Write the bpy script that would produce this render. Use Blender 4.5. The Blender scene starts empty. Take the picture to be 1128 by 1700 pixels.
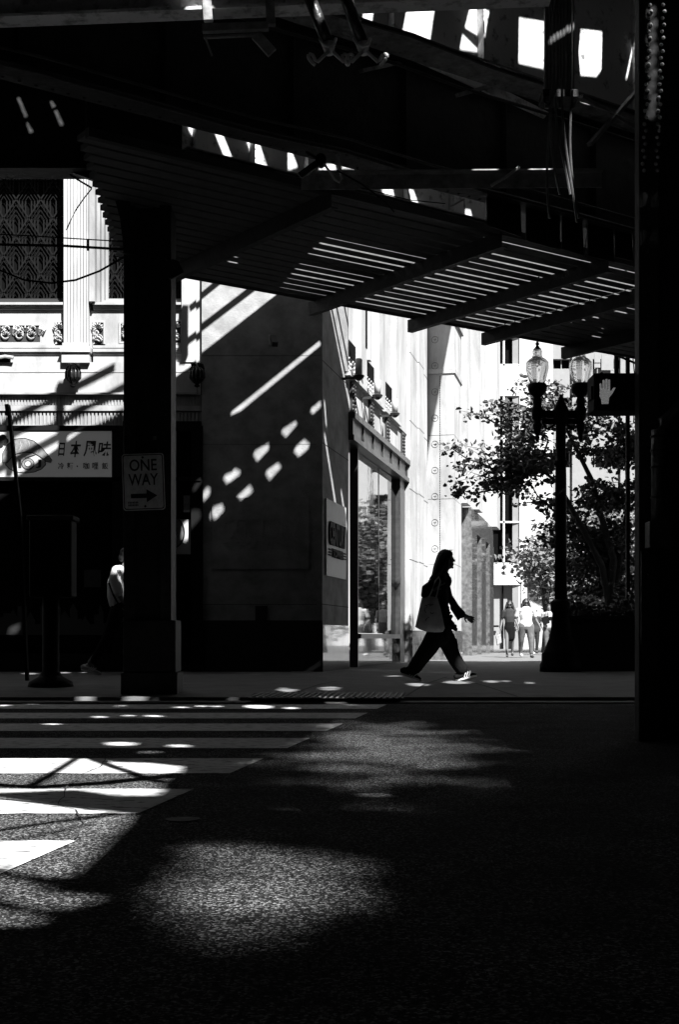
import bpy, bmesh, math, random
from mathutils import Vector, Matrix, noise
from mathutils.geometry import delaunay_2d_cdt
random.seed(7)
sc = bpy.context.scene
COL = sc.collection

# ------------------------------------------------------------------ camera, light
F = 2200.0; HX = 564.0; HY = 1060.0; CZ = 0.62
cd = bpy.data.cameras.new('camera'); cam = bpy.data.objects.new('camera', cd); COL.objects.link(cam)
cam.location = (0, 0, CZ); cam.rotation_euler = (math.radians(90), 0, 0)
cd.sensor_fit = 'VERTICAL'; cd.sensor_height = 36; cd.lens = F/1700*36
cd.shift_y = (HY-850)/1700; cd.clip_end = 600; cd.clip_start = 0.05
sc.camera = cam
L = Vector((-.4, .744, -1.0))                       # the way the sunlight travels
sun = bpy.data.lights.new('sun', 'SUN'); so = bpy.data.objects.new('sun', sun); COL.objects.link(so)
so.rotation_euler = L.to_track_quat('-Z', 'Y').to_euler()
sun.energy = 5.0; sun.angle = math.radians(.6); sun.color = (1, 1, 1)
w = bpy.data.worlds.new('World'); sc.world = w; w.use_nodes = True
nt = w.node_tree; nt.nodes.clear()
sky = nt.nodes.new('ShaderNodeTexSky'); sky.sky_type = 'NISHITA'; sky.sun_disc = False; sky.air_density = .4; sky.dust_density = .3
sky.sun_elevation = math.asin(1/L.length); sky.sun_rotation = math.atan2(.4, -.744)
bw = nt.nodes.new('ShaderNodeRGBToBW'); bg = nt.nodes.new('ShaderNodeBackground'); wo = nt.nodes.new('ShaderNodeOutputWorld')
nt.links.new(sky.outputs[0], bw.inputs[0]); nt.links.new(bw.outputs[0], bg.inputs[0]); nt.links.new(bg.outputs[0], wo.inputs[0])
bg.inputs[1].default_value = 0.05
sc.view_settings.view_transform = 'Standard'; sc.view_settings.look = 'None'; sc.view_settings.gamma = 1
sc.view_settings.exposure = 1.85

# ------------------------------------------------------------------ materials (the photograph is black and white)
M = {}
def mat(name, v, rough=.8, var=0.0, scale=4.0, bump=0.0, bscale=40.0, metal=0.0, stretch=(1, 1, 1), spec=.5, v2=None, thr=None, trans=0, emit=0, ior=1.45, detail=8):
    m = bpy.data.materials.new(name); m.use_nodes = True; n = m.node_tree; b = n.nodes['Principled BSDF']
    b.inputs['Base Color'].default_value = (v, v, v, 1); b.inputs['Roughness'].default_value = rough
    b.inputs['Metallic'].default_value = metal; b.inputs['Specular IOR Level'].default_value = spec
    b.inputs['IOR'].default_value = ior
    if trans: b.inputs['Transmission Weight'].default_value = trans
    if emit: b.inputs['Emission Color'].default_value = (1, 1, 1, 1); b.inputs['Emission Strength'].default_value = emit
    tc = n.nodes.new('ShaderNodeTexCoord'); mp = n.nodes.new('ShaderNodeMapping'); mp.inputs['Scale'].default_value = stretch
    n.links.new(tc.outputs['Object'], mp.inputs[0])
    if var or v2 is not None:
        t = n.nodes.new('ShaderNodeTexNoise'); t.inputs['Scale'].default_value = scale; t.inputs['Detail'].default_value = detail
        t.inputs['Roughness'].default_value = .65
        n.links.new(mp.outputs[0], t.inputs[0])
        r = n.nodes.new('ShaderNodeValToRGB'); e = r.color_ramp.elements
        lo, hi = (v*(1-var), v*(1+var)) if v2 is None else (v, v2)
        e[0].position, e[1].position = thr if thr else (.3, .7)
        e[0].color = (lo, lo, lo, 1); e[1].color = (hi, hi, hi, 1)
        n.links.new(t.outputs['Fac'], r.inputs[0]); n.links.new(r.outputs[0], b.inputs['Base Color'])
    if bump:
        t2 = n.nodes.new('ShaderNodeTexNoise'); t2.inputs['Scale'].default_value = bscale; t2.inputs['Detail'].default_value = 6
        n.links.new(mp.outputs[0], t2.inputs[0])
        bp = n.nodes.new('ShaderNodeBump'); bp.inputs['Strength'].default_value = min(1, bump); bp.inputs['Distance'].default_value = .02*max(1, bump)
        n.links.new(t2.outputs['Fac'], bp.inputs['Height']); n.links.new(bp.outputs[0], b.inputs['Normal'])
    M[name] = m; return m
mat('limestone', .32, .85, .36, 1.6, .15, 30, stretch=(1, 1, .35))
mat('limestone_grey', .24, .85, .35, 2.2, .2, 25, stretch=(1, 1, .3))
mat('limestone_relief', .30, .9, .25, 6, .2, 40)
mat('wall_stone', .24, .85, .38, 2.6, .25, 30, stretch=(1, 1, 1.2), detail=14)
mat('black_granite', .010, .65, .3, 60)
mat('grey_granite', .09, .06, .6, 9, .04, 3, spec=.8)
mat('mirror_stone', .25, .04, .3, 5, .03, 2, metal=.85)
mat('brushed_plate', .55, .5, .12, 60, metal=.2, stretch=(1, 1, .1))
mat('steel', .020, .6, .5, 6, .4, 14, spec=.3)
mat('steel_web', .58, .8, .0, 9, .3, 18, spec=.2, v2=.14, thr=(.55, .68))  # same girder paint as steel, lightened for sun and bounced light
mat('steel_flange', .24, .7, .5, 9, .5, 24, spec=.3)  # flange tone raised to stand for bounced light
mat('steel_gloss', .03, .35, .5, 12, .4, 30, spec=.6)
mat('plank', .10, .75, .25, 8, .1, 60, stretch=(1, 1, 1), spec=.2)
mat('iron_black', .007, .6, .0, spec=.08)
mat('cable', .12, .35, .3, 30, spec=.6)
mat('concrete', .11, .9, .3, 3, .2, 60)
mat('joint', .02, .9)
mat('road_paint', .50, .75, 0, 26, .25, 120, stretch=(.45, 1, 1), v2=.10, thr=(.53, .60))
mat('bronze_frame', .035, .35, .4, 12, spec=.6)
mat('window_glass', .006, .02, .0, 1, .07, 1.1, spec=1.0, ior=2.4, stretch=(1, 1, 1))
mat('shop_glass', .004, .08, spec=.35)
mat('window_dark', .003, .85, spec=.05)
mat('grille', .028, .6, spec=.3); mat('grille_dim', .006, .8, spec=.1); mat('lightbox', .42, .5, emit=.012); mat('sign_face', .62, .6, .2, 25); mat('lit_steel', .75, .8, 0, 9, .4, 22, v2=.25, thr=(.5, .68))  # the steel here is lightened to stand for bounced light
mat('sign_white', .42, .5)
mat('sign_dark', .01, .6)
mat('sign_grey', .16, .6, .4, 30)
mat('sign_metal', .36, .6, .25, 25)
mat('globe', .55, .12, trans=.92, ior=1.12, bump=.2, bscale=4)
mat('hand_lamp', .04, .6, emit=.035, v2=.9, thr=(.42, .6), scale=45)
mat('ceiling_lamp', .8, .6, emit=1.2)
mat('bark', .03, .9, .4, 12, .6, 20)
mat('leaf_dark', .075, .55, .5, 3, spec=.3)
mat('leaf_pale', .12, .6, .5, 2, spec=.3)
mat('cloth_light', .24, .9, .35, 14, .4, 10)
mat('skin', .10, .6, .05, 8)
mat('hair', .006, .55, .3, 60)
mat('cloth_black', .006, .95, .3, 30, .3, 60, spec=.1)
mat('cloth_dark', .02, .9, .3, 20, .2, 40)
mat('cloth_white', .42, .9, .08, 20, .3, 16)
mat('denim', .07, .9, .5, 8, .2, 60)
mat('canvas_bag', .36, .95, .2, 12, .4, 12)
mat('shoe_white', .75, .6)
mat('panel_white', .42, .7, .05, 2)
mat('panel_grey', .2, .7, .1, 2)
mat('interior', .012, .9); mat('brick_dark', .02, .9, .3, 8)
mat('interior_item', .05, .8, .5, 5)
# asphalt with bright chips of aggregate
def asphalt():
    m = bpy.data.materials.new('asphalt'); m.use_nodes = True; n = m.node_tree; b = n.nodes['Principled BSDF']; b.inputs['Roughness'].default_value = .95
    b.inputs['Specular IOR Level'].default_value = .02
    tc = n.nodes.new('ShaderNodeTexCoord')
    vo = n.nodes.new('ShaderNodeTexVoronoi'); vo.inputs['Scale'].default_value = 165; n.links.new(tc.outputs['Object'], vo.inputs[0])
    r = n.nodes.new('ShaderNodeValToRGB'); e = r.color_ramp.elements
    e[0].position = .25; e[0].color = (.013, .013, .013, 1); e[1].position = .98; e[1].color = (.26, .26, .26, 1)
    e2 = r.color_ramp.elements.new(.7); e2.color = (.042, .042, .042, 1)
    sp = n.nodes.new('ShaderNodeSeparateColor'); n.links.new(vo.outputs['Color'], sp.inputs[0]); n.links.new(sp.outputs[0], r.inputs[0])
    t = n.nodes.new('ShaderNodeTexNoise'); t.inputs['Scale'].default_value = 2.2; t.inputs['Detail'].default_value = 8; n.links.new(tc.outputs['Object'], t.inputs[0])
    r2 = n.nodes.new('ShaderNodeMapRange'); r2.inputs['From Min'].default_value = .3; r2.inputs['From Max'].default_value = .7; r2.inputs['To Min'].default_value = .6; r2.inputs['To Max'].default_value = 1.4
    n.links.new(t.outputs['Fac'], r2.inputs[0])
    mx = n.nodes.new('ShaderNodeVectorMath'); mx.operation = 'SCALE'; n.links.new(r.outputs[0], mx.inputs[0]); n.links.new(r2.outputs[0], mx.inputs['Scale'])
    n.links.new(mx.outputs[0], b.inputs['Base Color'])
    bp = n.nodes.new('ShaderNodeBump'); bp.inputs['Strength'].default_value = .8; bp.inputs['Distance'].default_value = .008
    n.links.new(vo.outputs['Distance'], bp.inputs['Height']); n.links.new(bp.outputs[0], b.inputs['Normal'])
    M['asphalt'] = m
asphalt()

# ------------------------------------------------------------------ mesh helpers
class MB:
    def __init__(s): s.v = []; s.f = []
    def add(s, vs, fs):
        o = len(s.v); s.v += [tuple(v) for v in vs]; s.f += [tuple(i+o for i in f) for f in fs]; return s
    def hexa(s, p):   # 4 bottom (ccw) + 4 top
        return s.add(p, [(3, 2, 1, 0), (4, 5, 6, 7), (0, 1, 5, 4), (1, 2, 6, 5), (2, 3, 7, 6), (3, 0, 4, 7)])
    def box(s, x0, x1, y0, y1, z0, z1):
        return s.hexa([(x0, y0, z0), (x1, y0, z0), (x1, y1, z0), (x0, y1, z0), (x0, y0, z1), (x1, y0, z1), (x1, y1, z1), (x0, y1, z1)])
    def tube(s, pts, r, n=8, cap=True):
        pts = [Vector(p) for p in pts]; rs = r if isinstance(r, (list, tuple)) else [r]*len(pts)
        rings = []
        up = Vector((0, 0, 1))
        for i, p in enumerate(pts):
            d = (pts[min(i+1, len(pts)-1)]-pts[max(i-1, 0)])
            if d.length < 1e-9: d = Vector((0, 0, 1))
            d.normalize()
            a = up if abs(d.z) < .9 else Vector((1, 0, 0))
            e1 = d.cross(a).normalized(); e2 = d.cross(e1)
            rings.append([p+(e1*math.cos(2*math.pi*k/n)+e2*math.sin(2*math.pi*k/n))*rs[i] for k in range(n)])
        vs = [q for rg in rings for q in rg]; fs = []
        for i in range(len(pts)-1):
            for k in range(n):
                a = i*n+k; b = i*n+(k+1) % n; fs.append((a, b, b+n, a+n))
        if cap: fs.append(tuple(range(n))[::-1]); fs.append(tuple(range(len(vs)-n, len(vs))))
        return s.add(vs, fs)
    def bar(s, p, q, wd, ht):     # box beam between two points, wd horizontal, ht vertical-ish
        p = Vector(p); q = Vector(q); d = (q-p).normalized(); a = Vector((0, 0, 1)) if abs(d.z) < .95 else Vector((0, 1, 0))
        e1 = d.cross(a).normalized()*wd/2; e2 = e1.cross(d).normalized()*ht/2
        return s.hexa([p-e1-e2, p+e1-e2, q+e1-e2, q-e1-e2, p-e1+e2, p+e1+e2, q+e1+e2, q-e1+e2])
    def lathe(s, prof, c, n=20):
        vs = []; fs = []
        for r, z in prof:
            vs += [(c[0]+r*math.cos(2*math.pi*k/n), c[1]+r*math.sin(2*math.pi*k/n), c[2]+z) for k in range(n)]
        for i in range(len(prof)-1):
            for k in range(n):
                a = i*n+k; b = i*n+(k+1) % n; fs.append((a, b, b+n, a+n))
        fs.append(tuple(range(n))[::-1]); fs.append(tuple(range(len(vs)-n, len(vs))))
        return s.add(vs, fs)
    def prism(s, poly, vec):      # closed outline extruded by vec
        n = len(poly); vec = Vector(vec); vs = [Vector(p) for p in poly]; vs += [p+vec for p in vs]
        return s.add(vs, [tuple(range(n))[::-1], tuple(range(n, 2*n))]+[(i, (i+1) % n, (i+1) % n+n, i+n) for i in range(n)])
    def dome(s, c, r, nrm, flat=.6):
        nrm = Vector(nrm).normalized(); a = Vector((0, 0, 1)) if abs(nrm.z) < .9 else Vector((1, 0, 0)); e1 = nrm.cross(a).normalized(); e2 = nrm.cross(e1); c = Vector(c)
        vs = []; 
        for rr, h in ((1, 0), (.8, .5), (.4, .9)):
            vs += [c+(e1*math.cos(k*math.pi/4)+e2*math.sin(k*math.pi/4))*r*rr+nrm*h*r*flat for k in range(8)]
        vs.append(c+nrm*r*flat); fs = []
        for i in range(2):
            for k in range(8): fs.append((i*8+k, i*8+(k+1) % 8, (i+1)*8+(k+1) % 8, (i+1)*8+k))
        for k in range(8): fs.append((16+k, 16+(k+1) % 8, 24))
        return s.add(vs, fs)
    def build(s, name, m, parent=None, smooth=False, bevel=0):
        me = bpy.data.meshes.new(name); me.from_pydata(s.v, [], s.f); me.validate()
        bm = bmesh.new(); bm.from_mesh(me); bmesh.ops.recalc_face_normals(bm, faces=bm.faces); bm.to_mesh(me); bm.free()
        me.materials.append(M[m])
        o = bpy.data.objects.new(name, me); COL.objects.link(o)
        if smooth:
            for p in me.polygons: p.use_smooth = True
        if bevel:
            b = o.modifiers.new('bevel', 'BEVEL'); b.width = bevel; b.segments = 2; b.limit_method = 'ANGLE'
        if parent: o.parent = parent; o.matrix_parent_inverse = Matrix.Translation(-parent.location) if parent.type == 'EMPTY' else Matrix.Identity(4)
        return o
def tag(o, label=None, cat=None, group=None, kind=None):
    if label: o['label'] = label
    if cat: o['category'] = cat
    if group: o['group'] = group
    if kind: o['kind'] = kind
    return o
def thing(name, label, cat, loc=(0, 0, 0), group=None):
    o = bpy.data.objects.new(name, None); COL.objects.link(o); o.location = loc; o.empty_display_size = .1
    return tag(o, label, cat, group)
def P(px, py, Y): return Vector(((px-HX)*Y/F, Y, CZ+(HY-py)*Y/F))
def G(px, py, z=0.0):
    Y = (CZ-z)*F/(py-HY); return Vector(((px-HX)*Y/F, Y, z))
def ray_plane(px, py, p0, n):
    d = Vector(((px-HX)/F, 1, (HY-py)/F)); c = Vector((0, 0, CZ)); t = (Vector(p0)-c).dot(n)/d.dot(n); return c+d*t
def up_to(p, z):  # back along the sun ray to height z
    return Vector(p)-L*((z-p[2]) / 1.0)*1.0 if True else None
FO = Vector((-.27, 20.8, 0)); FD = Vector((.205, 1, 0)); FN = Vector((1, -.205, 0)).normalized()
def FP(s, z, o=0): v = FO+FD*s+FN*o; v.z = z; return v
def fbox(mb, s0, s1, z0, z1, o0, o1):
    return mb.hexa([FP(s0, z0, o0), FP(s0, z0, o1), FP(s1, z0, o1), FP(s1, z0, o0), FP(s0, z1, o0), FP(s0, z1, o1), FP(s1, z1, o1), FP(s1, z1, o0)])
def sP(px, out=0):
    k = (px-HX)/F; a = FO.x+FN.x*out; b = FO.y+FN.y*out; return (k*b-a)/(FD.x-k)
def zP(py, s, out=0): return CZ+(HY-py)*(FO.y+s+FN.y*out)/F
def pbox(mb, x0, y0, x1, y1, Yf, d, yref=20.8):   # box by its picture extents at distance yref; front at Yf, d deep
    a = P(x0, y1, yref); b = P(x1, y0, yref); return mb.box(a.x, b.x, Yf, Yf+d, a.z, b.z)
def text_mb(body, h, origin, ex, ez, depth, width=None, shear=0, bold=0):
    cu = bpy.data.curves.new('text', 'FONT'); cu.body = body; cu.offset = bold; cu.shear = shear; cu.resolution_u = 3
    o = bpy.data.objects.new('text', cu); COL.objects.link(o); bpy.context.view_layer.update()
    me = bpy.data.meshes.new_from_object(o.evaluated_get(bpy.context.evaluated_depsgraph_get()))
    xs = [v.co.x for v in me.vertices]; ys = [v.co.y for v in me.vertices]; x0, x1, y0, y1 = min(xs), max(xs), min(ys), max(ys)
    sy = h/(y1-y0); sx = width/(x1-x0) if width else sy
    ex = Vector(ex).normalized(); ez = Vector(ez).normalized(); nrm = ex.cross(ez).normalized(); O = Vector(origin)
    bm = bmesh.new(); bm.from_mesh(me)
    r = bmesh.ops.extrude_face_region(bm, geom=bm.faces[:]); top = set(v for v in r['geom'] if isinstance(v, bmesh.types.BMVert))
    mb = MB(); vs = []
    bm.verts.index_update()
    for v in bm.verts: vs.append(O+ex*(v.co.x-x0)*sx+ez*(v.co.y-y0)*sy+nrm*(depth if v in top else 0))
    bm.verts.index_update(); mb.add(vs, [[v.index for v in f.verts] for f in bm.faces]); bm.free()
    bpy.data.objects.remove(o); bpy.data.curves.remove(cu); bpy.data.meshes.remove(me)
    return mb

# ------------------------------------------------------------------ setting: road, pavement
mb = MB(); mb.add([(-60, -60, 0), (60, -60, 0), (60, 13.0, 0), (-60, 13.0, 0)], [(0, 1, 2, 3)])
tag(mb.build('road', 'asphalt'), kind='structure')
def swz(Y): return .045+(.10-.045)*min(1, max(0, (Y-13.0)/2.0))
mb = MB(); xs = [-60, 60]; ys = [13.0, 13.5, 14, 14.5, 15, 30, 160]
mb.add([(-60, 13, -.05), (60, 13, -.05)]+[(x, y, swz(y)) for y in ys for x in xs], [(2*i, 2*i+1, 2*i+3, 2*i+2) for i in range(len(ys))])
tag(mb.build('pavement', 'concrete'), kind='structure')
mb = MB(); mb.box(-60, 60, 12.62, 12.98, -.02, .012); tag(mb.build('kerb', 'concrete'), kind='structure')
mb = MB()
def gz(px, py):
    p = G(px, py, .1); p.z = swz(p.y)
    for _ in range(3): p = G(px, py, swz(p.y))
    return p
for a, b in (((675, 1156), (742, 1124)), ((736, 1125), (860, 1157)), ((560, 1131), (470, 1157)), ((300, 1131), (520, 1129)), ((640, 1128), (900, 1127))):
    p = gz(*a); q = gz(*b); n = 8
    for i in range(n):
        u = p.lerp(q, i/n); v = p.lerp(q, (i+1)/n); d = (v-u).normalized(); e = Vector((-d.y, d.x, 0))*.014
        k = [u-e, u+e, v+e, v-e]
        for t in k: t.z = swz(t.y)+.004
        mb.add(k, [(0, 1, 2, 3)])
tag(mb.build('pavement_joints', 'joint'), kind='structure')
mb = MB()
for k in range(-2, 5):
    Yf = 6.82+1.39*k; Yn = Yf-.76
    if Yn < 1: continue
    ed = lambda Y: -.81+.1495*(Y-4.01)
    n = 160; x0 = -7.5+.3*k; vs = []
    for Y, sg in ((Yn, -1), (Yf, 1)):
        for i in range(n+1):
            x = x0+(ed(Y)-x0)*i/n; vs.append((x, Y+.012*noise.noise(Vector((x*6, Y*9, 1)))+.012*noise.noise(Vector((x*22, Y*9, 7))), .004))
    mb.add(vs, [(i, i+1, n+2+i, n+1+i) for i in range(n)])
tag(mb.build('crosswalk_marking', 'road_paint'), kind='structure')
mb = MB(); rnd = random.Random(31)
for (x, y, a_, n_) in ((-1.9, 3.3, .5, 26), (-.9, 5.2, -.25, 30), (.2, 2.6, 1.2, 24), (-2.2, 7.4, .1, 40), (.6, 7.8, 2.6, 22)):
    w_ = .0025
    for i in range(n_):
        a_ += rnd.gauss(0, .28); x2 = x+math.cos(a_)*.07; y2 = y+math.sin(a_)*.12; e = Vector((-math.sin(a_), math.cos(a_), 0))*w_*rnd.uniform(.5, 1.4); p = Vector((x, y, .0075)); q = Vector((x2, y2, .0075))
        mb.add([p-e, p+e, q+e, q-e], [(0, 1, 2, 3)]); x, y = x2, y2
tag(mb.build('road_cracks', 'joint'), kind='structure')
# drain grating in the pavement
g = thing('drain_grating', 'long black slotted grating at the kerb before the building', 'grating', (-.4, 13.4, .07))
p0 = gz(412, 1160); p1 = gz(672, 1160); yn = p0.y; yf = gz(500, 1152.5).y; p1x = (672-HX)*yn/F; p0x = (412-HX)*yn/F
mb = MB(); zt = lambda y: swz(y)+.005
mb.add([(p0x, yn, zt(yn)), (p1x, yn, zt(yn)), (p1x+.0, yf, zt(yf)), (p0x, yf, zt(yf))], [(0, 1, 2, 3)]); mb.build('grating_pit', 'iron_black', g)
mb = MB(); x = p0x
while x < p1x-.03:
    mb.hexa([(x, yn, zt(yn)), (x+.022, yn, zt(yn)), (x+.10, yf, zt(yf)), (x+.078, yf, zt(yf)), (x, yn, zt(yn)+.01), (x+.022, yn, zt(yn)+.01), (x+.10, yf, zt(yf)+.01), (x+.078, yf, zt(yf)+.01)]); x += .06
mb.build('grating_bars', 'steel_flange', g)
mb = MB(); c = G(303, 1361, 0); mb.lathe([(.06, .001), (.06, .003), (.05, .004), (.001, .004)], (c.x, c.y, 0), 24)
tag(mb.build('valve_cover', 'iron_black'), 'small round black cover in the road beside the crosswalk', 'cover')

# ------------------------------------------------------------------ elevated railway
D2 = Vector((.8137, .5812)); N2 = Vector((-.5812, .8137))
def UN(u, n, z): p = D2*u+N2*n; return Vector((p.x, p.y, z))
def unbox(mb, u0, u1, n0, n1, z0, z1):
    return mb.hexa([UN(u0, n0, z0), UN(u1, n0, z0), UN(u1, n1, z0), UN(u0, n1, z0), UN(u0, n0, z1), UN(u1, n0, z1), UN(u1, n1, z1), UN(u0, n1, z1)])
N3 = Vector((N2.x, N2.y, 0))
ZD = 7.4
holes = []
def hole(pts, grow=0.0):
    q = [up_to(p, ZD) for p in pts]; q = [Vector((a.x, a.y)) for a in q]
    if grow:
        c = sum(q, Vector((0, 0)))/len(q); q = [a+(a-c).normalized()*grow for a in q]
    holes.append(q)
def crop(x0, y0, s, pts): return [(x0+x/s, y0+y/s) for x, y in pts]
WY = 20.8
def wallhole(pts, Y=WY, grow=.012): hole([P(x, y, Y) for x, y in pts], grow)
c7 = lambda pts: crop(280, 440, 3.318, pts)
c9 = lambda pts: crop(300, 780, 3.525, pts)
def up_to(p, z): t = z-p[2]; return Vector(p)-L*t
wallhole(c7([(343, 830), (350, 806), (395, 772), (828, 421), (838, 434), (834, 450), (400, 804)]), grow=.004)
wallhole(c7([(788, 808), (790, 790), (832, 755), (836, 785), (800, 817)]))
wallhole(c7([(628, 925), (632, 905), (695, 865), (704, 885), (650, 945)]))
wallhole(c7([(695, 1025), (708, 1000), (745, 967), (772, 990), (765, 1015), (720, 1052)]))
wallhole(c7([(472, 1045), (480, 1025), (545, 988), (548, 1020), (492, 1078)]))
wallhole(c7([(540, 1150), (545, 1135), (598, 1097), (616, 1120), (560, 1182)]))
wallhole(c7([(306, 1172), (318, 1157), (350, 1148), (360, 1128), (390, 1140), (388, 1158), (325, 1200)]))
wallhole(c9([(127, 152), (150, 108), (167, 115), (165, 150), (140, 178)]))
wallhole(c9([(332, 160), (400, 98), (418, 130), (352, 188)]))
wallhole(c9([(176, 272), (188, 240), (230, 225), (244, 255), (200, 302)]))
wallhole(c9([(0, 425), (10, 350), (50, 325), (80, 330), (88, 370), (60, 400), (25, 440)]), 20.9)
wallhole(c9([(48, 200), (60, 175), (85, 150), (92, 165), (60, 210)]), 20.9)
def fachole(pts, grow=.0):
    hole([ray_plane(x, y, FO, FN) for x, y in pts], grow)
fachole([(538, 668), (540.5, 668), (543, 706), (541, 706)], .01)
fachole([(538, 722), (541, 722), (559, 838), (556, 838)], .005)
fachole([(565.5, 815), (568, 815), (577.5, 876), (575, 880)], .0)
# person at the left, shirt in the sun
hole([P(174, 960, 19.2), P(186, 936, 19.2), P(206, 932, 19.2), P(208, 955, 19.2), P(180, 990, 19.2)], .01)
hole([P(188, 990, 19.2), P(206, 986, 19.2), P(206, 999, 19.2), P(188, 1002, 19.2)], .0)
hole([P(133, 1106, 19.2), P(140, 1100, 19.2), P(152, 1114, 19.2), P(140, 1116, 19.2)], .0)
hole([P(18, 1030, 20.7), P(20, 1022, 20.7), P(37, 1016, 20.7), P(34, 1026, 20.7)], .0)
# sun flecks on pavement and road: centre x, centre y, width, height in the picture
for fx, fy, fw, fh in ((50, 1119.5, 30, 3), (106, 1118, 18, 2.6), (195, 1121, 13, 1.6), (35, 1139, 27, 3), (194, 1137, 16, 3), (141, 1165, 25, 2.5), (225, 1165, 37, 2.6),
        (260, 1166, 15, 2), (392, 1151, 17, 2.4), (479, 1143, 40, 4.5), (547, 1141.5, 34, 3.4), (437, 1158, 50, 7), (490, 1160, 18, 3), (57, 1169, 40, 1.8), (165, 1191, 22, 3), (212, 1189, 12, 2),
        (255, 1189.5, 28, 3), (85, 1203, 20, 2.4), (202, 1236, 44, 7), (297, 1239, 26, 4), (250, 1249, 26, 3), (360, 1173.5, 15, 1.8), (302, 1175, 20, 1.8), (335, 1173, 14, 1.6), (200, 1173, 16, 1.8), (6, 1172, 16, 2),
        (692.7, 1137.5, 36, 5.5), (760.5, 1134, 44, 7), (816, 1133, 26, 5), (840, 1132, 10, 3), (880, 1135, 9, 3.5), (657, 1124, 26, 2.6), (704, 1120, 14, 2.2), (735, 1111, 14, 2), (793, 1111, 20, 2),
        (808, 1122, 38, 2.4), (850, 1110, 22, 2), (880, 1109, 26, 2), (713, 1275, 20, 3), (622, 1320, 26, 4), (560, 1118, 10, 1.5), (720, 1117, 10, 2)):
    zz = 0 if fy > 1160 else .09
    k = .8 if fy > 1160 else 1
    pts = []
    for i in range(9):
        a = i*2*math.pi/9+.2; rr = random.uniform(.62, 1.12); pts.append(G(fx+fw/2*math.cos(a)*rr+fh*.6*math.sin(a), fy+fh/2*math.sin(a)*rr, zz))
    hole(pts, .010)
cg = lambda pts: [(x*.5, 1100+y*.5) for x, y in pts]
for poly in ([(-80, 1260), (120, 1260), (150, 1261), (185, 1267), (240, 1268), (298, 1274), (293, 1284), (262, 1300), (265, 1312), (255, 1322), (200, 1322), (130, 1312), (-80, 1320)],
             [(-80, 1316), (0, 1328), (100, 1341), (215, 1354), (202, 1370), (165, 1405), (115, 1450), (100, 1457), (40, 1450), (0, 1441), (-80, 1425)],
             cg([(-160, 700), (20, 716), (90, 740), (150, 745), (140, 765), (310, 776), (320, 788), (220, 815), (140, 818), (0, 775), (-160, 770)]),
             cg([(-160, 800), (30, 830), (130, 850), (100, 868), (-160, 880)])):
    hole([G(x, y, 0) for x, y in poly])
def soft(cx, cy, rx, ry, step, smax, sminf=.10, ang=0.0):
    # soft light pool: small deck holes whose size falls off outwards; penumbra blends them
    c = G(cx, cy); a = G(cx+rx, cy); up = G(cx, cy-ry); dn = G(cx, cy+ry)
    RX = a.x-c.x; YC = (up.y+dn.y)/2; RY = (up.y-dn.y)/2
    i0 = int(RX/step)+1; j0 = int(RY/step)+1
    for i in range(-i0, i0+1):
        for j in range(-j0, j0+1):
            dx = i*step; dy = j*step; q = math.hypot(dx/RX, dy/RY)
            if q >= 1: continue
            q += .45*noise.noise(Vector((dx*3.1+cx, dy*2.3, 4.2)))+.12*noise.noise(Vector((dx*9, dy*9, cy)))
            if q >= 1: continue
            s = smax*math.sqrt(max(sminf**2, math.cos(max(q, 0)*math.pi/2)**2.4))/2
            x = c.x+dx+dy*(cx-HX)/F; y = YC+dy
            holes.append([Vector((v.x, v.y)) for v in (up_to((x-s, y-s, 0), ZD), up_to((x+s, y-s, 0), ZD), up_to((x+s, y+s, 0), ZD), up_to((x-s, y+s, 0), ZD))])
soft(430, 1490, 255, 118, .05, .049)
soft(650, 1275, 270, 88, .085, .070)
# ------ sun patches on the girder webs
nA, nB, nC = 8.40, 10.75, 9.29
def webhole(pts, n, grow=0): hole([ray_plane(x, y, UN(0, n, 0), N3) for x, y in pts], grow)
ca = lambda pts: crop(564, 0, 2, pts)
for q in ([(78, 38), (112, 36), (104, 96), (75, 90)], [(224, 30), (316, 24), (298, 146), (206, 126)], [(432, 32), (497, 42), (478, 140), (415, 100)], [(408, 120), (470, 182), (398, 172)],
          [(596, 64), (684, 78), (676, 236), (594, 218)], [(800, 102), (872, 110), (868, 240), (852, 262), (800, 258), (794, 180)], [(972, 160), (976, 163), (956, 262), (948, 276)]):
    webhole(ca(q), nA)
cb = lambda pts: crop(0, 0, 2, pts)
for q in ([(620, 386), (652, 440), (640, 460), (626, 440)], [(694, 404), (722, 412), (770, 530), (745, 530)], [(805, 436), (850, 450), (890, 572), (850, 570)], [(956, 478), (988, 560), (956, 572)],
          [(1060, 556), (1110, 548), (1118, 572), (1058, 572)], [(684, 540), (692, 516), (694, 540)], [(1130, 565), (1140, 550), (1210, 545), (1205, 566)],
          [(1115, 632), (1190, 632), (1200, 650), (1125, 640)], [(1264, 632), (1304, 632), (1312, 684), (1292, 680)], [(1352, 632), (1372, 636), (1400, 712), (1380, 712)],
          [(1545, 700), (1562, 702), (1568, 726), (1546, 728)], [(1630, 720), (1652, 722), (1662, 770), (1640, 765)], [(1866, 795), (1890, 800), (1900, 835), (1870, 830)], [(1980, 835), (1998, 850), (1990, 865)], [(2050, 850), (2060, 870), (2064, 885), (2052, 880)]):
    webhole(q if False else cb(q), nB)
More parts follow.
